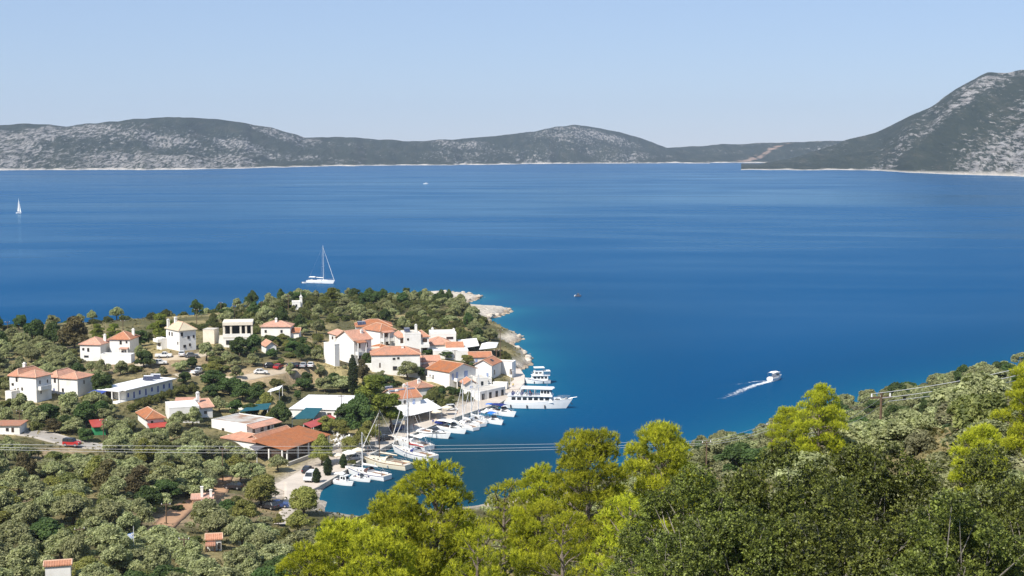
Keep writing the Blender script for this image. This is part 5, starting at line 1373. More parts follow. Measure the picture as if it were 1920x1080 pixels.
def slope_pole(label, px, ytop, h=8.5):
    d = ray(px, ytop); t = 110.0
    while t < 320 and H + d[2] * t - height(d[0] * t, d[1] * t) > h: t += .5
    x, y = d[0] * t, d[1] * t
    return pole(label, 0, 0, 0, base=(x, y, height(x, y)), hmax=H + d[2] * t - height(x, y))
pr = [slope_pole('pole with crossarm where the lines reach the right slope', 1325, 826), slope_pole('pole second up the right slope', 1448, 793), slope_pole('pole third up the right slope by the dirt cut', 1652, 737)]
far_r = at_y(2010, 668, pr[2][1] * .92)
pr.append(pole('utility pole at the right edge of the slope', 0, 0, 0, base=(far_r[0], far_r[1], height(far_r[0], far_r[1])), hmax=max(4, far_r[2] - height(far_r[0], far_r[1]))))
lp = at_y(-170, 829, 215.0)
lg = height(lp[0], lp[1])
pl_top = pole('tall utility pole beyond the left edge of the grove', 0, 0, 0, base=(lp[0], lp[1], lg), hmax=lp[2] - lg, r=.18)
for k, (dz, dx) in enumerate(((0.0, -.7), (-.45, 0), (-.75, .7))):
    off = np.array((dx, 0, dz - .05))
    wire(['upper power line crossing above the grove and cove', 'middle power line crossing above the grove and cove', 'lower power line crossing above the grove and cove'][k], [pl_top + off, pr[0] + off * .8], .006 + .0015 * k, .02, m=mat('bright_wire', (.62, .62, .62), (.55, .55, .55), 1, .35, 0, .5, .3))
    wire(['upper power line climbing the right slope', 'middle power line climbing the right slope', 'lower power line climbing the right slope'][k], [p + off * .8 for p in pr], .02, .022, m=MATS['bright_wire'])
g = on_ground(252, 1056)
root = empty('flag_pole', tuple(g), 0, 'white flagpole with blue and white striped flag in the lower grove', 'flagpole')
MB().tube([(0, 0, -.5), (0, 0, 6.0)], [.05, .035], 6).build('shaft', ALU, root)
fl = empty('flag_tmp', (0, 0, 0)) if False else None
fg = MB(); n = 9
cols = [BRIGHTBLUE, WHITECLOTH]
hoist = MB().tube([(-.02, 0, 4.0), (-.02, 0, 5.8)], .02, 5).build('hoist_rope', WHITECLOTH, root)
for k in range(9):
    b = MB(); z1 = 5.0 - k * .11
    xs = np.linspace(-.05, -1.0, 7)
    vs = [(x, .10 * math.sin(x * 5), z1 + x * .55 * .6) for x in xs] + [(x, .10 * math.sin(x * 5), z1 - .11 + x * .55 * .6) for x in xs]
    b.add(vs, [(i, i + 1, i + 8, i + 7) for i in range(6)]).build('flag_stripe', cols[k % 2], root)
cb = MB().add([(-.05, -.02, 5.0), (-.45, -.09, 4.86), (-.45, -.09, 4.36), (-.05, -.02, 4.5)], [(0, 1, 2, 3)]).build('canton', BRIGHTBLUE, root)
MB().span((-.29, -.12, 4.42), (-.21, -.075, 4.92)).span((-.45, -.12, 4.63), (-.05, -.075, 4.71)).build('canton_cross', WHITECLOTH, cb)
for k, (px, py) in enumerate([(705, 838), (760, 808), (806, 790), (868, 770), (915, 752), (957, 726)]):
    q = on_ground(px, py); b_ = (q[0], q[1], QZ)
    pole(['white lamp post at the quay near the dark-masted yachts', 'white lamp post in front of the quayside taverna', 'white lamp post between taverna and motor cruisers', 'white lamp post at mid quay', 'white lamp post by the cream quay shop', 'white lamp post on the pier'][k], 0, 0, 0, False, ALU, b_, 'lamp_post', 'lamp', .06, 5.2, 'quay lamp posts')
    MB().tube([(0, 0, 5.1), (.5, 0, 5.35), (.8, 0, 5.3)], .04, 5).box((.85, 0, 5.25), (.4, .18, .1)).build('lamp_head', ALU, [o for o in COL.objects if o.name.startswith('lamp_post')][-1])

# ------------------------------------------------------------------ people on the quay and the ferry
def person(label, loc, rz, shirt, legs, hair=(.03, .02, .015), stride=.12):
    m, nt, N, L, B = new_mat('clothes_and_skin')
    tc = N.new('ShaderNodeTexCoord'); sp_ = N.new('ShaderNodeSeparateXYZ'); L.new(tc.outputs['Object'], sp_.inputs[0])
    mr = math_node(N, L, 'MULTIPLY', sp_.outputs[2], 1 / 1.8)
    r_ = ramp_node(N, L, mr.outputs[0], [(0.0, (.03, .025, .02)), (.045, (.42, .25, .17)), (.28, legs), (.53, shirt), (.82, (.45, .27, .19)), (.935, hair)])
    r_.color_ramp.interpolation = 'CONSTANT'
    L.new(r_.outputs[0], B.inputs['Base Color']); B.inputs['Roughness'].default_value = .8
    V = [(0, 0, .95), (0, 0, 1.15), (0, 0, 1.4), (0, 0, 1.5), (0, -.01, 1.6), (0, -.015, 1.72),
         (.1, 0, .9), (.11, -stride, .5), (.11, -stride * .6, .07), (.11, -stride - .12, .04), (-.1, 0, .9), (-.11, stride, .5), (-.11, stride * 1.4, .09), (-.11, stride * 1.4 - .13, .04),
         (.18, 0, 1.40), (.25, .04, 1.14), (.26, -.1, .92), (.25, -.13, .84), (-.18, 0, 1.40), (-.25, -.02, 1.14), (-.24, -.18, .95), (-.23, -.21, .88)]
    E = [(0, 1), (1, 2), (2, 3), (3, 4), (4, 5), (0, 6), (6, 7), (7, 8), (8, 9), (0, 10), (10, 11), (11, 12), (12, 13), (2, 14), (14, 15), (15, 16), (16, 17), (2, 18), (18, 19), (19, 20), (20, 21)]
    rad = [(.15, .11), (.14, .1), (.15, .1), (.06, .06), (.085, .1), (.075, .09), (.09, .09), (.06, .06), (.045, .045), (.04, .035), (.09, .09), (.06, .06), (.045, .045), (.04, .035), (.06, .06), (.045, .045), (.035, .035), (.04, .025), (.06, .06), (.045, .045), (.035, .035), (.04, .025)]
    me = bpy.data.meshes.new('person'); me.from_pydata(V, E, []); me.update(); me.materials.append(m)
    o = bpy.data.objects.new('person', me); link(o)
    o.location = loc; o.rotation_euler = (0, 0, rz)
    md = o.modifiers.new('skin', 'SKIN'); md.use_smooth_shade = True
    for k, sv in enumerate(me.skin_vertices[0].data): sv.radius = rad[k]; sv.use_root = (k == 0)
    o.modifiers.new('sub', 'SUBSURF').render_levels = 1
    tag(o, label, 'person', 'people by the water'); return o
def quay_pt(px, py): q = at_z(px, py, QZ); return (q[0], q[1], QZ)
person('person in a white shirt and dark trousers near the quay cart', quay_pt(858, 775), 2.1, (.7, .7, .68), (.04, .04, .06))
person('person in a blue shirt walking by the navy parasol', quay_pt(812, 797), .6, (.05, .1, .35), (.3, .26, .2))
person('person in a red top on the quay below the white awning', quay_pt(776, 805), -1.2, (.45, .05, .05), (.05, .05, .07))
person('person in black standing by the bow of the cream yacht', quay_pt(690, 852), 1.5, (.03, .03, .03), (.06, .06, .09))
person('person in a yellow top near the pier head', quay_pt(962, 728), 0.3, (.6, .45, .08), (.1, .12, .2))
fr_, fL, fB, fz = FER
for k, (x, y, c_, l) in enumerate([(-.12, -.3, (.55, .08, .07), 'passenger in a red shirt on the upper deck of the ferry'), (-.17, .1, (.7, .4, .35), 'passenger in a pink top on the upper deck of the ferry'), (-.06, -.1, (.7, .7, .7), 'passenger in white under the sun roof of the ferry')]):
    a_ = fr_.rotation_euler.z; lx, ly = x * fL, y * fB
    person(l, (fr_.location.x + lx * math.cos(a_) - ly * math.sin(a_), fr_.location.y + lx * math.sin(a_) + ly * math.cos(a_), fz), 1 + k, c_, (.08, .1, .2), stride=.03)

# ------------------------------------------------------------------ shore boulders
def rock_mesh(seed, m):
    r = np.random.default_rng(seed)
    import bmesh
    bm = bmesh.new(); bmesh.ops.create_icosphere(bm, subdivisions=2, radius=1)
    pl = [(Vector(r.normal(size=3)).normalized(), r.uniform(.55, .9)) for _ in range(9)]
    for v in bm.verts:
        for n, d in pl:
            k = v.co.dot(n) - d
            if k > 0: v.co -= n * k
        v.co.z *= .7
    me = bpy.data.meshes.new('boulder'); bm.to_mesh(me); bm.free(); me.materials.append(m); return me
ROCKS = [rock_mesh(s_, m_) for s_, m_ in ((1, STONE), (2, WETROCK), (3, STONE), (4, WETROCK))]
LMK = [(1000, 720, 'the excursion boat'), (995, 680, 'the white wall block'), (970, 650, 'the shore path poles'), (975, 635, 'the second rocky spur'), (920, 605, 'the scrub above the bay'), (955, 584, 'the longer rocky point'), (890, 573, 'the inlet between the points'), (902, 557, 'the outermost rocky point')]
nb = 0; BOUL = {}
for i in range(11, 36):
    a, b = SH[i], SH[i + 1]
    l = np.hypot(*(b - a)); k = max(2, int(l / 2.3))
    for j in range(k):
        p = a + (b - a) * (j + random.random()) / k + RNG.normal(size=2) * .9
        d_ = float(signed_dist(np.array([p[0]]), np.array([p[1]]))[0])
        if abs(d_) > 4: continue
        wet = d_ < .8
        s = random.uniform(.6, 1.5) * (1.0 if wet else 1.2)
        z = max(height(p[0], p[1]), -.3)
        o = bpy.data.objects.new('boulder', ROCKS[(1 if wet else 0) + 2 * random.randint(0, 1)]); link(o)
        o.location = (p[0], p[1], z + s * .15); o.scale = (s, s * random.uniform(.7, 1.2), s * random.uniform(.6, 1)); o.rotation_euler = (random.uniform(-.3, .3), random.uniform(-.3, .3), random.uniform(0, 6))
        px, py = project(p[0], p[1], z)
        lm = min(LMK, key=lambda q: abs(q[0] - px) + 2 * abs(q[1] - py))
        tag(o, ('dark wet boulder at the waterline by ' if wet else 'pale boulder above the waterline by ') + lm[2], 'boulder', 'boulders along the rocky shore'); nb += 1; BOUL.setdefault(o['label'], []).append(o)

for l_, os_ in BOUL.items():
    for k_, o_ in enumerate(os_):
        if len(os_) > 1: o_['label'] = ['first', 'second', 'third', 'fourth', 'fifth', 'sixth', 'seventh', 'eighth', 'ninth', 'tenth', 'eleventh', 'twelfth', 'thirteenth', 'fourteenth', 'fifteenth', 'sixteenth', 'seventeenth', 'eighteenth', 'nineteenth', 'twentieth', 'last', 'last', 'last'][min(k_, 22)] + ' ' + l_.replace(' at the waterline', ' along the waterline')
# ------------------------------------------------------------------ foliage
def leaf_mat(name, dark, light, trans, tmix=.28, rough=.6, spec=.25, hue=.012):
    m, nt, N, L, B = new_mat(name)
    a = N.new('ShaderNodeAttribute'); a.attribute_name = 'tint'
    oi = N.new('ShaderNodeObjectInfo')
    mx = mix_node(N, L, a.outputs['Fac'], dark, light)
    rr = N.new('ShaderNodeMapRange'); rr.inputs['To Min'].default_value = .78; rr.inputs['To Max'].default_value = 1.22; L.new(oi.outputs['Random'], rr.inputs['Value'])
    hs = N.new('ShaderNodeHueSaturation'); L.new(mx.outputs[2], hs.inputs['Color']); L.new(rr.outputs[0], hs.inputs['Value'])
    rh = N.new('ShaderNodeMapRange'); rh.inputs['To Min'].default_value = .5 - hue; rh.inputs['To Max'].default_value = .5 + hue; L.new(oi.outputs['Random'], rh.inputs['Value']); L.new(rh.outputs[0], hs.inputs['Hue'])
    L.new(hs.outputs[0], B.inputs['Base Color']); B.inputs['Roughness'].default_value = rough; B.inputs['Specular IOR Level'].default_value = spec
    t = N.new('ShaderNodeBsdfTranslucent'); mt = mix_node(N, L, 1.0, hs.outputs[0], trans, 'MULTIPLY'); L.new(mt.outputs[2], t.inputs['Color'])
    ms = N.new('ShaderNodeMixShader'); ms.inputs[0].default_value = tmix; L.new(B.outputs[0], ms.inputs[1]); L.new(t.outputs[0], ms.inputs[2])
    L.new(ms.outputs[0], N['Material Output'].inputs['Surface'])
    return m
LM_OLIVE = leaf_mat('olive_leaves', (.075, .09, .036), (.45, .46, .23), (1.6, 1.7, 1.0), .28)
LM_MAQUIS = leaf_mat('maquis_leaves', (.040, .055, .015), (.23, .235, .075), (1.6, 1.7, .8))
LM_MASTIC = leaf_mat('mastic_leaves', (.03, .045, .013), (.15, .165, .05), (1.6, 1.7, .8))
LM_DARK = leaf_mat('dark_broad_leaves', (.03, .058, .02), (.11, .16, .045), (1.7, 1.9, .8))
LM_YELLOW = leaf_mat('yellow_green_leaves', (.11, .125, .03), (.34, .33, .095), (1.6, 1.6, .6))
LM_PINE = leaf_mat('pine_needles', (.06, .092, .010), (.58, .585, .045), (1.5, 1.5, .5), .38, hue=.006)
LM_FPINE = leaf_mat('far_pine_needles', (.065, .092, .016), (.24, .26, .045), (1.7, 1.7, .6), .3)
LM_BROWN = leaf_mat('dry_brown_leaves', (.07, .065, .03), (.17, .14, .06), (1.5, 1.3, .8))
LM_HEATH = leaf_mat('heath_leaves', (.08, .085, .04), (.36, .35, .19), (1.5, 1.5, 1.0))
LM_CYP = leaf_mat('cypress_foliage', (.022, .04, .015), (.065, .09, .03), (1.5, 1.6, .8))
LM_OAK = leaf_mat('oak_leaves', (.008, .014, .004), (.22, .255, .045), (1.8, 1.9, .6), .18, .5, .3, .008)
def unit(v): return v / np.maximum(np.linalg.norm(v, axis=-1, keepdims=True), 1e-9)
def quads(P, Nn, ln, wd, r, tint, m, name='crown'):
    n = len(P)
    a = unit(np.cross(Nn, r.normal(size=(n, 3)))); b = np.cross(Nn, a)
    ln = ln[:, None]; wd = wd[:, None]
    V = np.stack((P - a * ln, P - b * wd + Nn * wd * .25, P + a * ln, P + b * wd + Nn * wd * .25), 1).reshape(-1, 3)
    me = np_mesh(name, V, np.arange(4 * n), 4, False, m)
    set_attr(me, 'tint', np.repeat(tint, 4))
    return me
def leaf_cloud(lobes, n, size, seed, m, asp=.5, shell=.16, out=.55, name='crown', flat_bottom=True):
    r = np.random.default_rng(seed)
    Lb = np.array(lobes, float)
    w = (Lb[:, 3] * Lb[:, 4] + Lb[:, 4] * Lb[:, 5]); k = r.choice(len(Lb), n, p=w / w.sum())
    d = unit(r.normal(size=(n, 3)))
    d[:, 2] = np.where(d[:, 2] < -.35, -d[:, 2], d[:, 2]) if flat_bottom else d[:, 2]
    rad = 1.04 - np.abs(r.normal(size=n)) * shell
    q = d * 3.1 + Lb[k, :1] * 1.7
    lump = 1 + .22 * (vnoise(q[:, 0] * 1.3 + k * 7.7, q[:, 1] * 1.3 + q[:, 2] * 2.1) - .5) * 2
    P = Lb[k, :3] + d * Lb[k, 3:6] * (rad * lump)[:, None]
    Nn = unit(d * out * 1.15 + r.normal(size=(n, 3)) * .62 + np.array((0, 0, .3)))
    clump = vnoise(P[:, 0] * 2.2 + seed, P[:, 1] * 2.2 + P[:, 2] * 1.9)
    tint = np.clip(-.05 + .75 * clump + .4 * r.random(n), 0, 1) * np.clip((rad - .55) / .35, .1, 1)  # random clumps, plus painted shade: leaves deeper in a lobe get darker
    sz = size * r.uniform(.6, 1.35, n)
    return quads(P, Nn, sz, sz * asp, r, tint, m, name)
def lobes_round(r, R_, h0, h1, n, lr):
    """clumps spread over a broad crown"""
    out = []; ph = r.uniform(0, 6.28); el = r.uniform(.1, .32)
    for i in range(n):
        a = r.uniform(0, 2 * math.pi); t = math.sqrt(r.uniform(0, 1)); z = r.uniform(0, 1)
        env = math.sqrt(max(0, 1 - (z - .35) ** 2 / .5))
        rr = R_ * t * env * .78 * (1 + el * math.cos(a - ph))
        q = lr * r.uniform(.75, 1.25)
        out.append((math.cos(a) * rr, math.sin(a) * rr, h0 + (h1 - h0) * z * (1 - .35 * t * t), q, q, q * .78))
    return out
def trunk_mesh(r, h, rad, spread, m, nb=5, fork=.45):
    b = MB()
    lean = r.normal(size=2) * .12 * h
    top = (lean[0], lean[1], h * fork)
    b.tube([(0, 0, -.6), (lean[0] * .4, lean[1] * .4, h * fork * .5), top], [rad * 1.25, rad, rad * .85], 7)
    for i in range(nb):
        a = 2 * math.pi * i / nb + r.uniform(-.4, .4); s = spread * r.uniform(.5, 1)
        e = (top[0] + math.cos(a) * s, top[1] + math.sin(a) * s, h * r.uniform(.72, .95))
        mid = ((top[0] + e[0]) / 2 + r.normal() * .15, (top[1] + e[1]) / 2 + r.normal() * .15, top[2] + (e[2] - top[2]) * .4)
        b.tube([top, mid, e], [rad * .6, rad * .42, rad * .15], 5)
    return b.mesh('trunk', m)
PROTO = {}
def protos(kind, n, fn): PROTO[kind] = [fn(np.random.default_rng(100 + hash_(kind) + i), i) for i in range(n)]
def hash_(s): return sum(ord(c) * (i + 3) for i, c in enumerate(s)) % 9973
# every prototype: (trunk mesh, crown mesh, height, crown width)
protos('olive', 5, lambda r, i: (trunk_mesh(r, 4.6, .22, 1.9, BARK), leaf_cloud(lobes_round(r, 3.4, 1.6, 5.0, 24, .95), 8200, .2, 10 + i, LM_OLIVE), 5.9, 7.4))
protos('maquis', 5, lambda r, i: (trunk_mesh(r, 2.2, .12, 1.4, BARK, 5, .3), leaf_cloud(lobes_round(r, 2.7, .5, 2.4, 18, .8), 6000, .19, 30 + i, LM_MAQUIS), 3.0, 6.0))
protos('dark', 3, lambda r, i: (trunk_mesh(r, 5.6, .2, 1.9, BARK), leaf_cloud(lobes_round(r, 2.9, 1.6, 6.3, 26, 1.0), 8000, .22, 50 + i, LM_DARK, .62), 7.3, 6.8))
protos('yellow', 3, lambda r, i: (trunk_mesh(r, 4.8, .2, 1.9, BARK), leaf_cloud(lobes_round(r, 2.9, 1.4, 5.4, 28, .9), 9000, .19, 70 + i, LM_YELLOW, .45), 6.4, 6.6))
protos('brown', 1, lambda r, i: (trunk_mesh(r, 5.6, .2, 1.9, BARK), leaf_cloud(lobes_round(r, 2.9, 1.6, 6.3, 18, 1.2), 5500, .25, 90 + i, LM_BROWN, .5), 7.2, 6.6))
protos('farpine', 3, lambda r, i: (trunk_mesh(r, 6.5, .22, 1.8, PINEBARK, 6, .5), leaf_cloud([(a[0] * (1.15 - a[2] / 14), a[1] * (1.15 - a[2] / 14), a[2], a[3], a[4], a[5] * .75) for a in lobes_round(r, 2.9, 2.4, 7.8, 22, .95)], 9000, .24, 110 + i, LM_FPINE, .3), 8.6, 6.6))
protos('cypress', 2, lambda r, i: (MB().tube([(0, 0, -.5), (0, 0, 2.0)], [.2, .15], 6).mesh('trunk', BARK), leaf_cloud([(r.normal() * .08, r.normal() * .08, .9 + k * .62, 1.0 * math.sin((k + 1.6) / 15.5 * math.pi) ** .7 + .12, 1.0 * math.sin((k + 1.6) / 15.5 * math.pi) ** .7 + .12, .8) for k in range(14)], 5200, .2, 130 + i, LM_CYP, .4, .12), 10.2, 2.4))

def pine_proto(r, seed, cush=44, tufts=230, dry=False):
    """near pine: limbs carrying cushions of needle tufts"""
    b = MB(); Hh = 10.0
    pts = [(-.1, 0, -14), (.12, .05, 2.5), (.05, .2, 5), (.15, .1, 7.5), (.1, .05, 9.4)]
    b.tube(pts, [.24, .17, .14, .09, .03], 8)
    C = []
    for i in range(cush):
        z = 2.6 + 7.0 * ((i + .5) / cush) ** .9
        t = (z - 2.6) / 7.0
        env = 3.15 * (math.sin(min(1, (t + .22)) * math.pi * .62) ** .8) * (1 - .72 * t ** 2.4)
        a = i * 2.399 + r.uniform(-.4, .4)
        rr = env * r.uniform(.45, 1.0)
        c = np.array((math.cos(a) * rr, math.sin(a) * rr, z + r.uniform(-.2, .35)))
        q = r.uniform(.75, 1.2) * (1 - .3 * t)
        C.append((c, q))
        s = np.array((.1, .1, max(1.8, z - .35 * rr - .4)))
        mid = (s + c) / 2 + r.normal(size=3) * .18; mid[2] -= .1
        b.tube([tuple(s), tuple(mid), tuple(c)], [.07, .045, .02], 5)
        for _ in range(3):
            e = c + unit(r.normal(size=3)) * q * .8
            b.tube([tuple(mid), tuple((mid + e) / 2 + r.normal(size=3) * .08), tuple(e)], [.022, .015, .008], 3)
    for _ in range(26):                                   # dead lower twigs
        z = r.uniform(1.2, 6); a = r.uniform(0, 6.28); l = r.uniform(.8, 2.4)
        e = (math.cos(a) * l, math.sin(a) * l, z + r.uniform(-.3, .6))
        b.tube([(.1, .1, z), (e[0] * .5 + r.normal() * .1, e[1] * .5 + r.normal() * .1, z + .15), e], [.03, .02, .006], 3)
    C.append((np.array((.1, .05, 9.35)), .6))
    P, A, T = [], [], []
    for c, q in C:
        n = int(tufts * q * q * 1.2)
        d = unit(r.normal(size=(n, 3))); d[:, 2] = np.where(d[:, 2] < -.25, -d[:, 2] * .7, d[:, 2])
        rad = 1.03 - np.abs(r.normal(size=n)) * .17
        lump = 1 + .3 * (vnoise(d[:, 0] * 3.3 + c[0], d[:, 1] * 3.3 + d[:, 2] * 2.7 + c[1]) - .5) * 2
        P.append(c + d * np.array((q, q, q * .72)) * (rad * lump)[:, None])
        A.append(unit(d * .7 + np.array((0, 0, .55)) + r.normal(size=(n, 3)) * .25))
        T.append(np.clip(.12 + .6 * r.random(n) + .45 * np.maximum(d[:, 2], -.2), 0, 1) * np.clip((rad - .6) / .3, .1, 1))  # sunlit cushion tops and shaded insides are put into the needle tint
    P, A, T = np.concatenate(P), np.concatenate(A), np.concatenate(T)
    k = 11
    Pn, An, Tn = np.repeat(P, k, 0), np.repeat(A, k, 0), np.repeat(T, k)
    n = len(Pn)
    D = unit(An * .75 + unit(r.normal(size=(n, 3))) * .75)
    ln = r.uniform(.12, .21, n)[:, None]
    base = Pn + An * r.uniform(-.08, .08, n)[:, None]
    sd_ = unit(np.cross(D, r.normal(size=(n, 3)))) * .016
    V = np.stack((base - sd_, base + sd_, base + D * ln), 1).reshape(-1, 3)
    me = np_mesh('crown', V, np.arange(3 * n), 3, False, LM_PINE)
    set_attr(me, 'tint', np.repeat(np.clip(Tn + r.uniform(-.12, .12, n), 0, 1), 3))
    return b.mesh('trunk', PINEBARK), me, 10.1, 6.6
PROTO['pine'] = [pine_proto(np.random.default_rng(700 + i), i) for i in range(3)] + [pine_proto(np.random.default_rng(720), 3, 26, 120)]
def rosettes(lobes, nr, k, seed, m):
    """leaves in small rosettes at the shoot tips, dark gaps between"""
    r = np.random.default_rng(seed); Lb = np.array(lobes, float)
    w = Lb[:, 3] ** 2; i = r.choice(len(Lb), nr, p=w / w.sum())
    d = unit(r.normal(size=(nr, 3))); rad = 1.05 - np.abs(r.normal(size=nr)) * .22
    C = Lb[i, :3] + d * Lb[i, 3:6] * rad[:, None]
    ax = unit(d * .8 + np.array((0, 0, .45)) + r.normal(size=(nr, 3)) * .35)
    C, ax, T = np.repeat(C, k, 0), np.repeat(ax, k, 0), np.repeat(r.random(nr) * np.clip((rad - .5) / .4, .1, 1), k)  # rosettes deeper in a lobe are painted darker, as crown shade
    n = len(C); out = unit(ax * .55 + unit(r.normal(size=(n, 3))) * .9)
    ln = r.uniform(.026, .052, n)[:, None]
    side = unit(np.cross(out, ax + r.normal(size=(n, 3)) * .2)) * ln * .5
    P0 = C + out * .012
    V = np.stack((P0, P0 + out * ln - side, P0 + out * ln * 2, P0 + out * ln + side), 1).reshape(-1, 3)
    me = np_mesh('crown', V, np.arange(4 * n), 4, False, m)
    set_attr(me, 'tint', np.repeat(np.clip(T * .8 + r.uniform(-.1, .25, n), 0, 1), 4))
    return me
def oak_proto(r, seed):
    lb = []
    for i in range(46):
        a = r.uniform(0, 6.28); t = math.sqrt(r.uniform(0, 1)); z = r.uniform(0, 1)
        rr = 2.2 * t * math.sqrt(max(.05, 1 - (z - .3) ** 2 / .6)); q = r.uniform(.3, .6)
        lb.append((math.cos(a) * rr, math.sin(a) * rr, .8 + 2.9 * z * (1 - .3 * t * t), q, q, q * .85))
    b = MB()
    for i in range(60):
        c = lb[i % 30]
        s = np.array((r.normal() * .25, r.normal() * .25, r.uniform(0, .8))); e = np.array(c[:3]) + unit(r.normal(size=3)) * c[3] * 1.0
        mid = (s + e) / 2 + r.normal(size=3) * .2
        b.tube([tuple(s), tuple(mid), tuple(e)], [.045 if i < 30 else .02, .022, .008], 4)
    b.tube([(.3, .2, -7), (.1, -.1, -2), (0, 0, .8)], [.1, .09, .07], 6)
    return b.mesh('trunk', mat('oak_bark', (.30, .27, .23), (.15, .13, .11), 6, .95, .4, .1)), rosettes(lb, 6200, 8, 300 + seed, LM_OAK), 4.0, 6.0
PROTO['oak'] = [oak_proto(np.random.default_rng(800 + i), i) for i in range(3)]

TREES = []            # (kind, desc, root, px, py, zone)
def visible_top(x, y, z):
    for t in np.linspace(.15, .97, 40):
        if height(x * t, y * t) > H + (z - H) * t: return False
    return True
def plant(kind, x, y, hs, ws, desc, cat, name, zone, rz=None, i=None, z=None):
    pr_ = PROTO[kind]; i = random.randrange(len(pr_)) if i is None else i
    tm, cm, h0, w0 = pr_[i]
    z = height(x, y) if z is None else z
    root = empty(name, (x, y, z - .1), random.uniform(0, 6.28) if rz is None else rz)
    root.scale = (ws, ws * random.uniform(.9, 1.1), hs)
    put('trunk', tm, root); put('crown', cm, root)
    root['category'] = cat
    px, py = project(x, y, z + h0 * hs * .5)
    TREES.append((kind, desc, root, px, py, zone))
    return root
def tree_px(kind, px, py, hpx, wpx, desc, cat, name, zone, **k):
    g = on_ground(px, py); s = F / (g[1] * CP - (g[2] - H) * SP)
    i = random.randrange(len(PROTO[kind])); _, _, h0, w0 = PROTO[kind][i]
    BLOCK.append((g[0], g[1], wpx / s * .36))
    return plant(kind, g[0], g[1], hpx / s / h0, wpx / s / w0, desc, cat, name, zone, i=i, z=g[2], **k)
PROTO['slopeolive'] = PROTO['olive']  # right slope carries the same olives as the grove, listed as their own kind
protos('mastic', 3, lambda r, i: (trunk_mesh(r, 2.2, .12, 1.4, BARK, 5, .3), leaf_cloud(lobes_round(r, 2.7, .5, 2.3, 18, .85), 6000, .19, 260 + i, LM_MASTIC), 3.0, 6.0))
protos('heath', 3, lambda r, i: (trunk_mesh(r, 2.0, .1, 1.4, BARK, 5, .3), leaf_cloud(lobes_round(r, 2.5, .4, 2.0, 13, 1.0), 4600, .22, 230 + i, LM_HEATH), 2.8, 5.8))
SPEC = {'mastic': ('dark bushy mastic shrub', 'shrub', 'mastic_shrub'), 'slopeolive': ('silvery olive tree', 'tree', 'slope_olive_tree'), 'heath': ('pale dry heath bush', 'shrub', 'heath_bush'), 'olive': ('grey-green olive tree', 'tree', 'olive_tree'), 'maquis': ('rounded green shrub', 'shrub', 'shrub'), 'dark': ('dark green leafy tree', 'tree', 'leafy_tree'), 'yellow': ('yellow-green feathery tree', 'tree', 'feathery_tree'),
        'brown': ('brownish half-dry tree', 'tree', 'leafy_tree'), 'farpine': ('bright green pine', 'pine', 'pine_tree'), 'cypress': ('dark narrow cypress', 'cypress', 'cypress_tree'), 'pine': ('yellow-green pine', 'pine', 'pine_tree'), 'oak': ('dark glossy evergreen oak', 'oak', 'oak_shrub')}
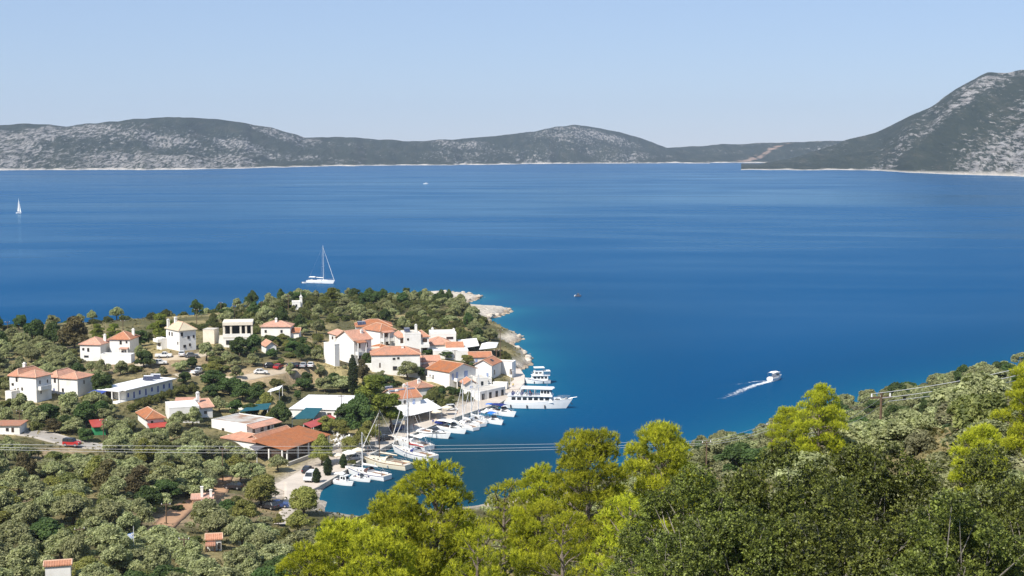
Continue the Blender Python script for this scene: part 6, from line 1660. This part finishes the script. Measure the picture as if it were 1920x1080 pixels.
# trees one can tell apart in the picture
for kind, px, py, hp, wp in [('farpine', 300, 648, 66, 64), ('farpine', 622, 572, 36, 46), ('dark', 66, 652, 68, 50), ('dark', 100, 652, 56, 40), ('brown', 140, 660, 72, 62), ('dark', 118, 655, 50, 36), ('farpine', 215, 650, 48, 44), ('farpine', 182, 645, 42, 40), ('dark', 262, 650, 42, 40),
        ('dark', 190, 742, 56, 50), ('cypress', 662, 742, 82, 20), ('farpine', 704, 814, 122, 104), ('dark', 676, 818, 94, 74), ('farpine', 738, 814, 84, 64), ('dark', 652, 803, 62, 62), ('yellow', 603, 872, 66, 56), ('yellow', 657, 858, 50, 46), ('yellow', 690, 836, 52, 48), ('yellow', 674, 846, 44, 40),
        ('cypress', 594, 908, 34, 16), ('cypress', 615, 894, 40, 18), ('cypress', 644, 882, 34, 16), ('maquis', 660, 874, 14, 22), ('dark', 526, 806, 62, 48), ('yellow', 514, 800, 40, 40), ('yellow', 492, 948, 72, 86), ('yellow', 572, 965, 66, 78), ('yellow', 560, 1000, 50, 60), ('yellow', 455, 985, 54, 62), ('dark', 277, 968, 66, 66), ('dark', 425, 970, 40, 46),
        ('olive', 386, 676, 40, 38), ('dark', 448, 668, 46, 44), ('dark', 474, 668, 52, 40), ('olive', 438, 690, 32, 40), ('yellow', 400, 700, 26, 44), ('dark', 402, 728, 40, 66), ('dark', 430, 740, 44, 50), ('dark', 360, 690, 24, 30), ('dark', 270, 690, 44, 38), ('olive', 305, 705, 20, 26), ('dark', 480, 756, 40, 46), ('yellow', 500, 770, 40, 36), ('dark', 455, 752, 42, 50), ('olive', 360, 800, 44, 46), ('olive', 335, 806, 40, 44),
        ('olive', 545, 706, 28, 22), ('olive', 600, 706, 28, 26), ('dark', 690, 690, 40, 26), ('brown', 680, 715, 44, 32), ('olive', 640, 735, 36, 60), ('olive', 608, 735, 34, 44), ('olive', 695, 735, 40, 44), ('dark', 720, 730, 36, 50), ('olive', 765, 712, 40, 54), ('dark', 785, 708, 28, 30), ('maquis', 815, 752, 28, 44), ('maquis', 830, 762, 18, 30), ('maquis', 806, 760, 26, 34), ('dark', 835, 672, 20, 40), ('dark', 805, 668, 18, 30), ('yellow', 875, 682, 22, 28), ('maquis', 948, 676, 18, 26), ('maquis', 955, 682, 12, 26), ('maquis', 940, 668, 12, 22), ('maquis', 925, 735, 14, 22), ('maquis', 878, 752, 18, 26), ('dark', 862, 740, 14, 20),
        ('maquis', 246, 772, 18, 22), ('maquis', 258, 767, 20, 22), ('maquis', 270, 763, 20, 22), ('maquis', 282, 759, 20, 22), ('maquis', 294, 755, 20, 22), ('maquis', 306, 751, 20, 22), ('maquis', 318, 747, 20, 22), ('maquis', 332, 742, 20, 24), ('maquis', 346, 738, 20, 26), ('maquis', 362, 736, 20, 28), ('olive', 522, 884, 36, 50), ('olive', 462, 876, 42, 54), ('olive', 430, 868, 46, 52), ('olive', 400, 862, 44, 50), ('olive', 478, 902, 40, 52), ('olive', 372, 852, 44, 48), ('dark', 470, 783, 36, 40), ('dark', 440, 776, 34, 40), ('olive', 412, 772, 34, 40), ('dark', 505, 790, 30, 34), ('olive', 345, 848, 44, 52), ('olive', 300, 836, 40, 46), ('yellow', 610, 812, 36, 44), ('yellow', 640, 818, 40, 46), ('olive', 195, 800, 40, 44), ('olive', 180, 772, 44, 56), ('dark', 90, 790, 44, 56), ('dark', 128, 806, 36, 48), ('olive', 130, 778, 50, 60), ('brown', 100, 812, 30, 40), ('dark', 160, 828, 34, 40), ('olive', 208, 815, 40, 44), ('olive', 40, 775, 40, 50), ('olive', 172, 700, 26, 30), ('olive', 240, 640, 24, 26), ('olive', 262, 668, 24, 28), ('olive', 282, 690, 22, 28)]:
    d_, c_, n_ = SPEC[kind]
    tree_px(kind, px, py, hp, wp, d_, c_, n_, 'village')
# views that stay open in front of the trees: the cove and the boats, the quay, the road
KEEP += [(598, 880, 700, 962, 296), (690, 845, 860, 930, 300), (860, 760, 1100, 880, 330), (1040, 790, 1290, 800, 345), (760, 790, 900, 870, 330), (620, 850, 740, 905, 320), (505, 872, 592, 935, 330), (80, 808, 190, 846, 322), (1345, 700, 1480, 748, 420), (545, 935, 556, 985, 300), (300, 950, 335, 985, 260), (398, 882, 425, 915, 275)]
def scatter(zone, poly, yr, xr, spacing, kinds, hs=(.75, 1.15), ws=(.8, 1.25), seed=1, cull=False, limit=400, sdmin=3.0, bmax=.55, inpx=True, nokeep=False):
    r = random.Random(seed); pts = []; n = 0
    area = (yr[1] - yr[0]) * (xr[1] - xr[0])
    for _ in range(int(area / spacing ** 2 * 5)):
        if n >= limit: break
        y = r.uniform(*yr); x = r.uniform(*xr)
        z = height(x, y)
        if z < .8: continue
        if inpx:
            px, py = project(x, y, z)
            if not in_poly(px, py, poly): continue
        elif not in_poly(x, y, poly): continue
        gi, gj = int((y - GY[0]) / 2.5), int((x - GX[0]) / 2.5)
        if SD[gi, gj] < sdmin or bare[gi, gj] > bmax: continue
        sp = spacing * r.uniform(.75, 1.2)
        if any((x - a) ** 2 + (y - b) ** 2 < sp * sp for a, b in pts): continue
        if any((x - a) ** 2 + (y - b) ** 2 < (c_ + 1.2) ** 2 for a, b, c_ in BLOCK): continue
        if in_poly(x, y, qp): continue
        kind = r.choices([k[0] for k in kinds], [k[1] for k in kinds])[0]
        _, _, h0, w0 = PROTO[kind][0]
        h_, w_ = r.uniform(*hs), r.uniform(*ws)
        s = F / max(y, 1); px, py = project(x, y, z); tw, th = w0 * w_ * s * .42, h0 * h_ * s
        if not nokeep and any(py_d > y and px + tw > x0 and px - tw < x1 and py - th * .9 < y1 and py > y0 for x0, y0, x1, y1, py_d in KEEP): continue
        if px + tw < -60 or px - tw > 1935 or py - th > 1095: continue
        if cull and not visible_top(x, y, z + h0 * h_): continue
        pts.append((x, y)); n += 1
        d_, c_, n_ = SPEC[kind]
        plant(kind, x, y, h_, w_, d_, c_, n_, zone)
    return n
cnt = {}
cnt['grove'] = scatter('grove', [(-160, 850), (110, 848), (200, 850), (260, 840), (390, 836), (440, 852), (505, 878), (505, 918), (540, 950), (540, 990), (600, 980), (660, 985), (760, 1090), (-160, 1240)], (175, 345), (-150, -20), 5.6, [('olive', 8), ('dark', 1.3), ('maquis', 1.2), ('yellow', 1.0), ('brown', .3)], seed=2, bmax=.7, ws=(.75, 1.4), hs=(.7, 1.15))
cnt['left'] = scatter('left', [(-160, 634), (145, 640), (150, 690), (262, 694), (182, 722), (172, 760), (240, 772), (232, 802), (300, 832), (190, 836), (60, 806), (-160, 790)], (300, 570), (-260, -60), 6.0, [('olive', 6), ('dark', 1), ('maquis', 2)], seed=3, ws=(.75, 1.1), hs=(.7, 1.05))
cnt['mid'] = scatter('mid', [(255, 692), (330, 690), (400, 662), (480, 640), (600, 650), (605, 690), (690, 700), (725, 716), (700, 752), (660, 745), (530, 733), (490, 752), (380, 748), (320, 742), (322, 720), (330, 700)], (330, 520), (-130, -25), 5.6, [('olive', 4), ('dark', 1.5), ('maquis', 3), ('yellow', .6)], hs=(.5, .95), ws=(.6, 1.05), seed=4, bmax=.62)
cnt['midlow'] = scatter('midlow', [(230, 790), (320, 790), (380, 800), (372, 835), (400, 840), (260, 840), (195, 845)], (280, 400), (-120, -40), 5.2, [('olive', 5), ('dark', 1)], hs=(.6, .9), ws=(.7, .95), seed=5)
cnt['headland'] = scatter('headland', [(250, 640), (300, 628), (370, 612), (420, 592), (540, 574), (560, 564), (620, 555), (700, 552), (800, 556), (870, 576), (905, 600), (925, 618), (925, 640), (900, 645), (860, 640), (800, 630), (740, 612), (660, 602), (600, 612), (610, 640), (560, 650), (480, 648), (480, 622), (400, 616), (300, 640)], (430, 720), (-190, 10), 4.7, [('maquis', 4), ('mastic', 4), ('olive', 2), ('dark', .6)], hs=(.6, 1.1), ws=(.65, 1.05), seed=6, limit=420, sdmin=7)
cnt['slope'] = scatter('slope', [(12, 66), (40, 66), (60, 110), (190, 330), (195, 480), (120, 420), (80, 380), (40, 335), (26, 300), (22, 200)], (62, 470), (8, 200), 5.7, [('slopeolive', 6), ('heath', 3), ('maquis', 1), ('dark', .7)], hs=(.55, 1.0), ws=(.65, 1.2), seed=8, cull=True, limit=520, inpx=False, sdmin=3, bmax=.75)
cnt['below'] = scatter('below', [(-45, 85), (14, 80), (22, 130), (26, 230), (10, 280), (-30, 275), (-60, 200)], (80, 285), (-60, 30), 5.0, [('maquis', 5), ('olive', 3), ('yellow', 1)], hs=(.6, 1.0), ws=(.6, 1.0), seed=9, cull=True, limit=120, inpx=False)
cnt['near'] = scatter('near', [(-26, 50), (10, 48), (14, 85), (-34, 85)], (48, 86), (-34, 14), 3.6, [('maquis', 4), ('yellow', 1)], hs=(.5, .9), ws=(.45, .8), seed=10, cull=False, limit=60, inpx=False)
cnt['back'] = scatter('headland', [(-210, 470), (-90, 560), (-90, 700), (-140, 660), (-230, 560)], (470, 680), (-225, -90), 4.6, [('dark', 1), ('mastic', 3), ('olive', 2)], hs=(.6, 1.1), ws=(.6, 1.05), seed=12, limit=110, inpx=False, sdmin=1.5)
cnt['infill'] = scatter('village', [(440, 660), (600, 640), (740, 640), (900, 650), (940, 690), (900, 740), (800, 775), (700, 790), (560, 760), (440, 740)], (370, 520), (-110, 5), 3.4, [('heath', 2), ('mastic', 2), ('dark', 1), ('yellow', .6)], hs=(.3, .6), ws=(.35, .65), seed=13, limit=110, bmax=.4, nokeep=True)
cnt['infill2'] = scatter('grove', [(-40, 850), (200, 850), (400, 838), (505, 880), (540, 960), (620, 985), (700, 1085), (-40, 1120)], (175, 345), (-130, -20), 3.0, [('heath', 2), ('mastic', 1), ('yellow', .6)], hs=(.3, .6), ws=(.3, .6), seed=14, limit=90, bmax=.5)
cnt['slope2'] = scatter('slope', [(14, 62), (36, 62), (54, 135), (24, 140)], (60, 142), (12, 56), 3.3, [('heath', 4), ('slopeolive', 3), ('mastic', 1)], hs=(.35, .65), ws=(.4, .75), seed=15, limit=130, inpx=False, bmax=.9)
print('SCATTER', cnt)
# foreground pines: position by distance down the slope
def near_tree(kind, px, ytop, wpx, d, desc, i, hcap=None):
    p = at_y(px, ytop, d); s = F / d
    g = height(p[0], p[1]); _, _, h0, w0 = PROTO[kind][i]
    h = p[2] - g
    if kind in ('pine', 'oak'): h = h0 * wpx / s / w0 * (1.12 if kind == 'pine' else 1.0); g = p[2] - h
    d_, c_, n_ = SPEC[kind]
    o = plant(kind, p[0], p[1], h / h0, wpx / s / w0, desc or d_, c_, n_, 'front', i=i, z=g)
    o['label'] = desc
    return o
for px, yt, wp, d, i, l in [(1010, 872, 170, 70, 0, 'pine filling the gap between twiggy and tall centre pines'), (735, 915, 190, 64, 1, 'rounded pine at the left shoulder of the broad pine'), (815, 862, 270, 66, 0, 'broad yellow-green pine rising in front of the cove'), (640, 962, 220, 62, 1, 'low bright pine left of the broad pine in the foreground'), (950, 892, 190, 72, 3, 'open twiggy pine right of the broad foreground pine'),
                            (1108, 792, 215, 62, 1, 'tall yellow pine standing before the blue water at centre'), (1238, 792, 215, 66, 2, 'yellow pine just right of the tall centre pine'), (1540, 718, 130, 96, 0, 'upright pine on the right slope above the dark oaks'), (1475, 760, 90, 100, 2, 'smaller pine leaning beside the upright slope pine'),
                            (1840, 794, 150, 74, 2, 'low spreading pine clump near the right edge'), (1945, 668, 150, 58, 1, 'bright pine cut by the right edge of the view'), (720, 990, 220, 56, 2, 'bright pine at the bottom below the broad pine'), (900, 975, 240, 56, 3, 'pine at the bottom between the broad and the tall pine'),
                            (580, 1015, 200, 58, 0, 'pine at the lower left end of the foreground pines'), (1060, 950, 200, 54, 3, 'pine with bare trunk at the bottom centre'), (1180, 920, 190, 52, 3, 'half-bare pine beside the dark oaks')]:
    near_tree('pine', px, yt, wp, d, l, i)
for px, yt, wp, d, i, l in [(1290, 868, 360, 33, 0, 'dark oak at the left end of the oak thicket'), (1470, 815, 420, 34, 1, 'dark oak in the upper middle of the oak thicket'), (1660, 795, 430, 35, 2, 'tallest dark oak in the thicket below the slope pine'), (1850, 830, 420, 33, 0, 'dark oak of the thicket at the right edge'),
                            (1380, 915, 420, 27, 2, 'low dark oak in front at the left of the thicket'), (1580, 890, 460, 27, 0, 'dark oak at the bottom middle of the thicket'), (1780, 900, 460, 26, 1, 'dark oak at the bottom right of the thicket'), (1960, 860, 400, 28, 2, 'dark oak cut by the right edge, lowest of the thicket'), (1250, 980, 330, 28, 1, 'dark oak lowest at the left foot of the thicket')]:
    near_tree('oak', px, yt, wp, d, l, i, 4.6)
# labels: species plus its place relative to things one can find
MARKS = [(170, 655, 'the small hipped house'), (224, 645, 'the taller hipped house'), (335, 630, 'the cream roofed house'), (445, 625, 'the modern villa'), (515, 618, 'the low red roofed house'), (556, 568, 'the tiny chapel'), (50, 725, 'the first stepped house'), (120, 720, 'the second stepped house'), (262, 730, 'the long house'),
         (270, 785, 'the orange hip roof'), (355, 755, 'the tall white chimney'), (182, 803, 'the green shed'), (20, 803, 'the small roadside shed'), (425, 800, 'the white taverna block'), (550, 830, 'the open taverna'), (600, 757, 'the white hall'), (645, 655, 'the gabled hotel'), (710, 625, 'the hotel wing'), (775, 640, 'the guesthouse'), (740, 675, 'the wide red roofed house'), (845, 705, 'the house with pale blue shutters'),
         (765, 745, 'the solar panelled taverna'), (910, 690, 'the white gabled house'), (915, 655, 'the pyramid tent'), (135, 832, 'the red off-road car'), (580, 895, 'the white van'), (375, 940, 'the ruined cottage'), (400, 1010, 'the tiny red cottage'), (105, 1060, 'the bottom left hut'), (252, 1030, 'the flagpole'), (320, 970, 'the red earth track'), (545, 685, 'the parked row'), (622, 552, 'the ridge pine'), (850, 555, 'the outermost rocky point'), (920, 590, 'the longer rocky point'), (418, 870, 'the tall grove pole'),
         (1325, 840, 'the first slope pole'), (1448, 805, 'the second slope pole'), (1652, 750, 'the third slope pole'), (1535, 780, 'the upright slope pine'), (1453, 708, 'the boat with the wake'), (1840, 820, 'the spreading pine clump'), (1900, 720, 'the right edge pine'), (985, 950, 'the twiggy pine'), (810, 920, 'the broad pine'), (1108, 850, 'the tall centre pine'), (640, 1010, 'the low bright pine'), (700, 770, 'the big quay trees'), (480, 700, 'the lone white car'), (200, 870, 'the grove silver car'), (440, 915, 'the black car on red earth'), (350, 1030, 'the bottom edge pole'), (150, 1000, 'the short dark pole'), (490, 930, 'the broad feathery tree'), (572, 940, 'the feathery tree by the path'), (30, 1020, 'the lower left corner'), (20, 900, 'the left edge below the road'), (1750, 740, 'the dirt cut on the slope'), (1700, 800, 'the tallest oak'), (1380, 800, 'the skyline before the bay'), (1600, 720, 'the slope skyline'), (1780, 690, 'the upper skyline'), (660, 580, 'the headland crest'), (760, 570, 'the crest above the hotel'), (800, 600, 'the scrub behind the guesthouse'), (450, 590, 'the crest behind the villa'), (60, 950, 'the pale clearing'), (270, 935, 'the dark grove tree')]
ORD = ['closest', 'second closest', 'third closest', 'fourth closest', 'fifth closest', 'sixth closest', 'seventh closest', 'eighth closest', 'ninth closest', 'tenth closest', 'eleventh closest', 'twelfth closest', 'thirteenth closest', 'fourteenth closest', 'fifteenth closest', 'sixteenth closest', 'seventeenth closest', 'eighteenth closest', 'nineteenth closest', 'twentieth closest', 'twenty-first closest', 'twenty-second closest', 'twenty-third closest', 'twenty-fourth closest']
bins = {}
for kind, desc, o, px, py, zone in TREES:
    if 'label' in o: o['group'] = 'foreground pines' if kind == 'pine' else 'foreground oak thicket'; continue
    m = min(MARKS, key=lambda q: (q[0] - px) ** 2 + ((q[1] - py) * 1.4) ** 2)
    dx, dy = px - m[0], py - m[1]
    rel = ('in front of ' if dy > 0 else 'behind ') if abs(dy) * 1.2 > abs(dx) else ('left of ' if dx < 0 else 'right of ')
    bins.setdefault((desc, rel + m[2]), []).append((dx * dx + dy * dy, o, zone))
for (desc, pl_), L_ in bins.items():
    L_.sort(key=lambda q: q[0])
    for k, (_, o, zone) in enumerate(L_):
        o['label'] = (desc + ' ' + pl_) if len(L_) == 1 else ((ORD[k] + ' ' + desc + ' ' + pl_) if k < len(ORD) else (desc + ' farther out ' + pl_))
        o['group'] = {'grove': 'trees of the lower olive grove', 'left': 'trees between the western houses', 'mid': 'trees around the parking ground', 'midlow': 'trees below the middle houses', 'headland': 'shrubs and trees covering the headland', 'slope': 'trees on the right slope', 'below': 'shrubs on the slope above the cove', 'near': 'shrubs under the foreground pines', 'village': 'garden and quay trees of the village'}[zone]
# low scrub and dry tufts on open ground
r = np.random.default_rng(55)
n = 30000
yy = r.uniform(60, 700, n); xx = r.uniform(-.40, .40, n) * yy
ok = np.zeros(n, bool)
zz = np.zeros(n)
for k in range(n):
    i_, j_ = int((yy[k] - GY[0]) / 2.5), int((xx[k] - GX[0]) / 2.5)
    if 0 <= j_ < len(GX) - 1 and SD[i_, j_] > 4 and bare[i_, j_] < .45 and rk[i_, j_, 0] < .4 and quay[i_, j_] < .5:
        zz[k] = height(xx[k], yy[k]); ok[k] = True
xx, yy, zz = xx[ok], yy[ok], zz[ok]
blk = np.array(BLOCK)
keep = np.ones(len(xx), bool)
for b_ in BLOCK: keep &= (xx - b_[0]) ** 2 + (yy - b_[1]) ** 2 > (b_[2] * .9) ** 2
xx, yy, zz = xx[keep], yy[keep], zz[keep]
k = 9
sz = np.repeat(r.uniform(.25, .6, len(xx)), k)
c = np.repeat(np.stack((xx, yy, zz), -1), k, 0)
d = unit(r.normal(size=c.shape)); d[:, 2] = np.abs(d[:, 2])
P = c + d * sz[:, None] * .8
LM_SCRUB = leaf_mat('dry_scrub', (.07, .08, .03), (.30, .25, .12), (1.4, 1.4, .8))
me = quads(P, unit(d + r.normal(size=P.shape) * .5), sz * .5, sz * .3, r, np.repeat(r.random(len(xx)), k), LM_SCRUB, 'ground_scrub')
o = link(bpy.data.objects.new('ground_scrub', me)); tag(o, 'low dry scrub and grass tufts on open ground', 'scrub', None, 'stuff')

# ------------------------------------------------------------------ the air: haze that fades the far hills
hz, hnt_, N, L, B = new_mat('haze_air')
N.remove(B)
pv = N.new('ShaderNodeVolumePrincipled')
pv.inputs['Color'].default_value = (.66, .80, 1.0, 1)
pv.inputs['Density'].default_value = .000052
pv.inputs['Anisotropy'].default_value = .1
L.new(pv.outputs[0], N['Material Output'].inputs['Volume'])
hz_o = MB().span((-9500, -3000, -11), (9500, 9200, 350)).build('haze', hz)
tag(hz_o, 'thin blue summer haze over the strait', 'haze', None, 'stuff')
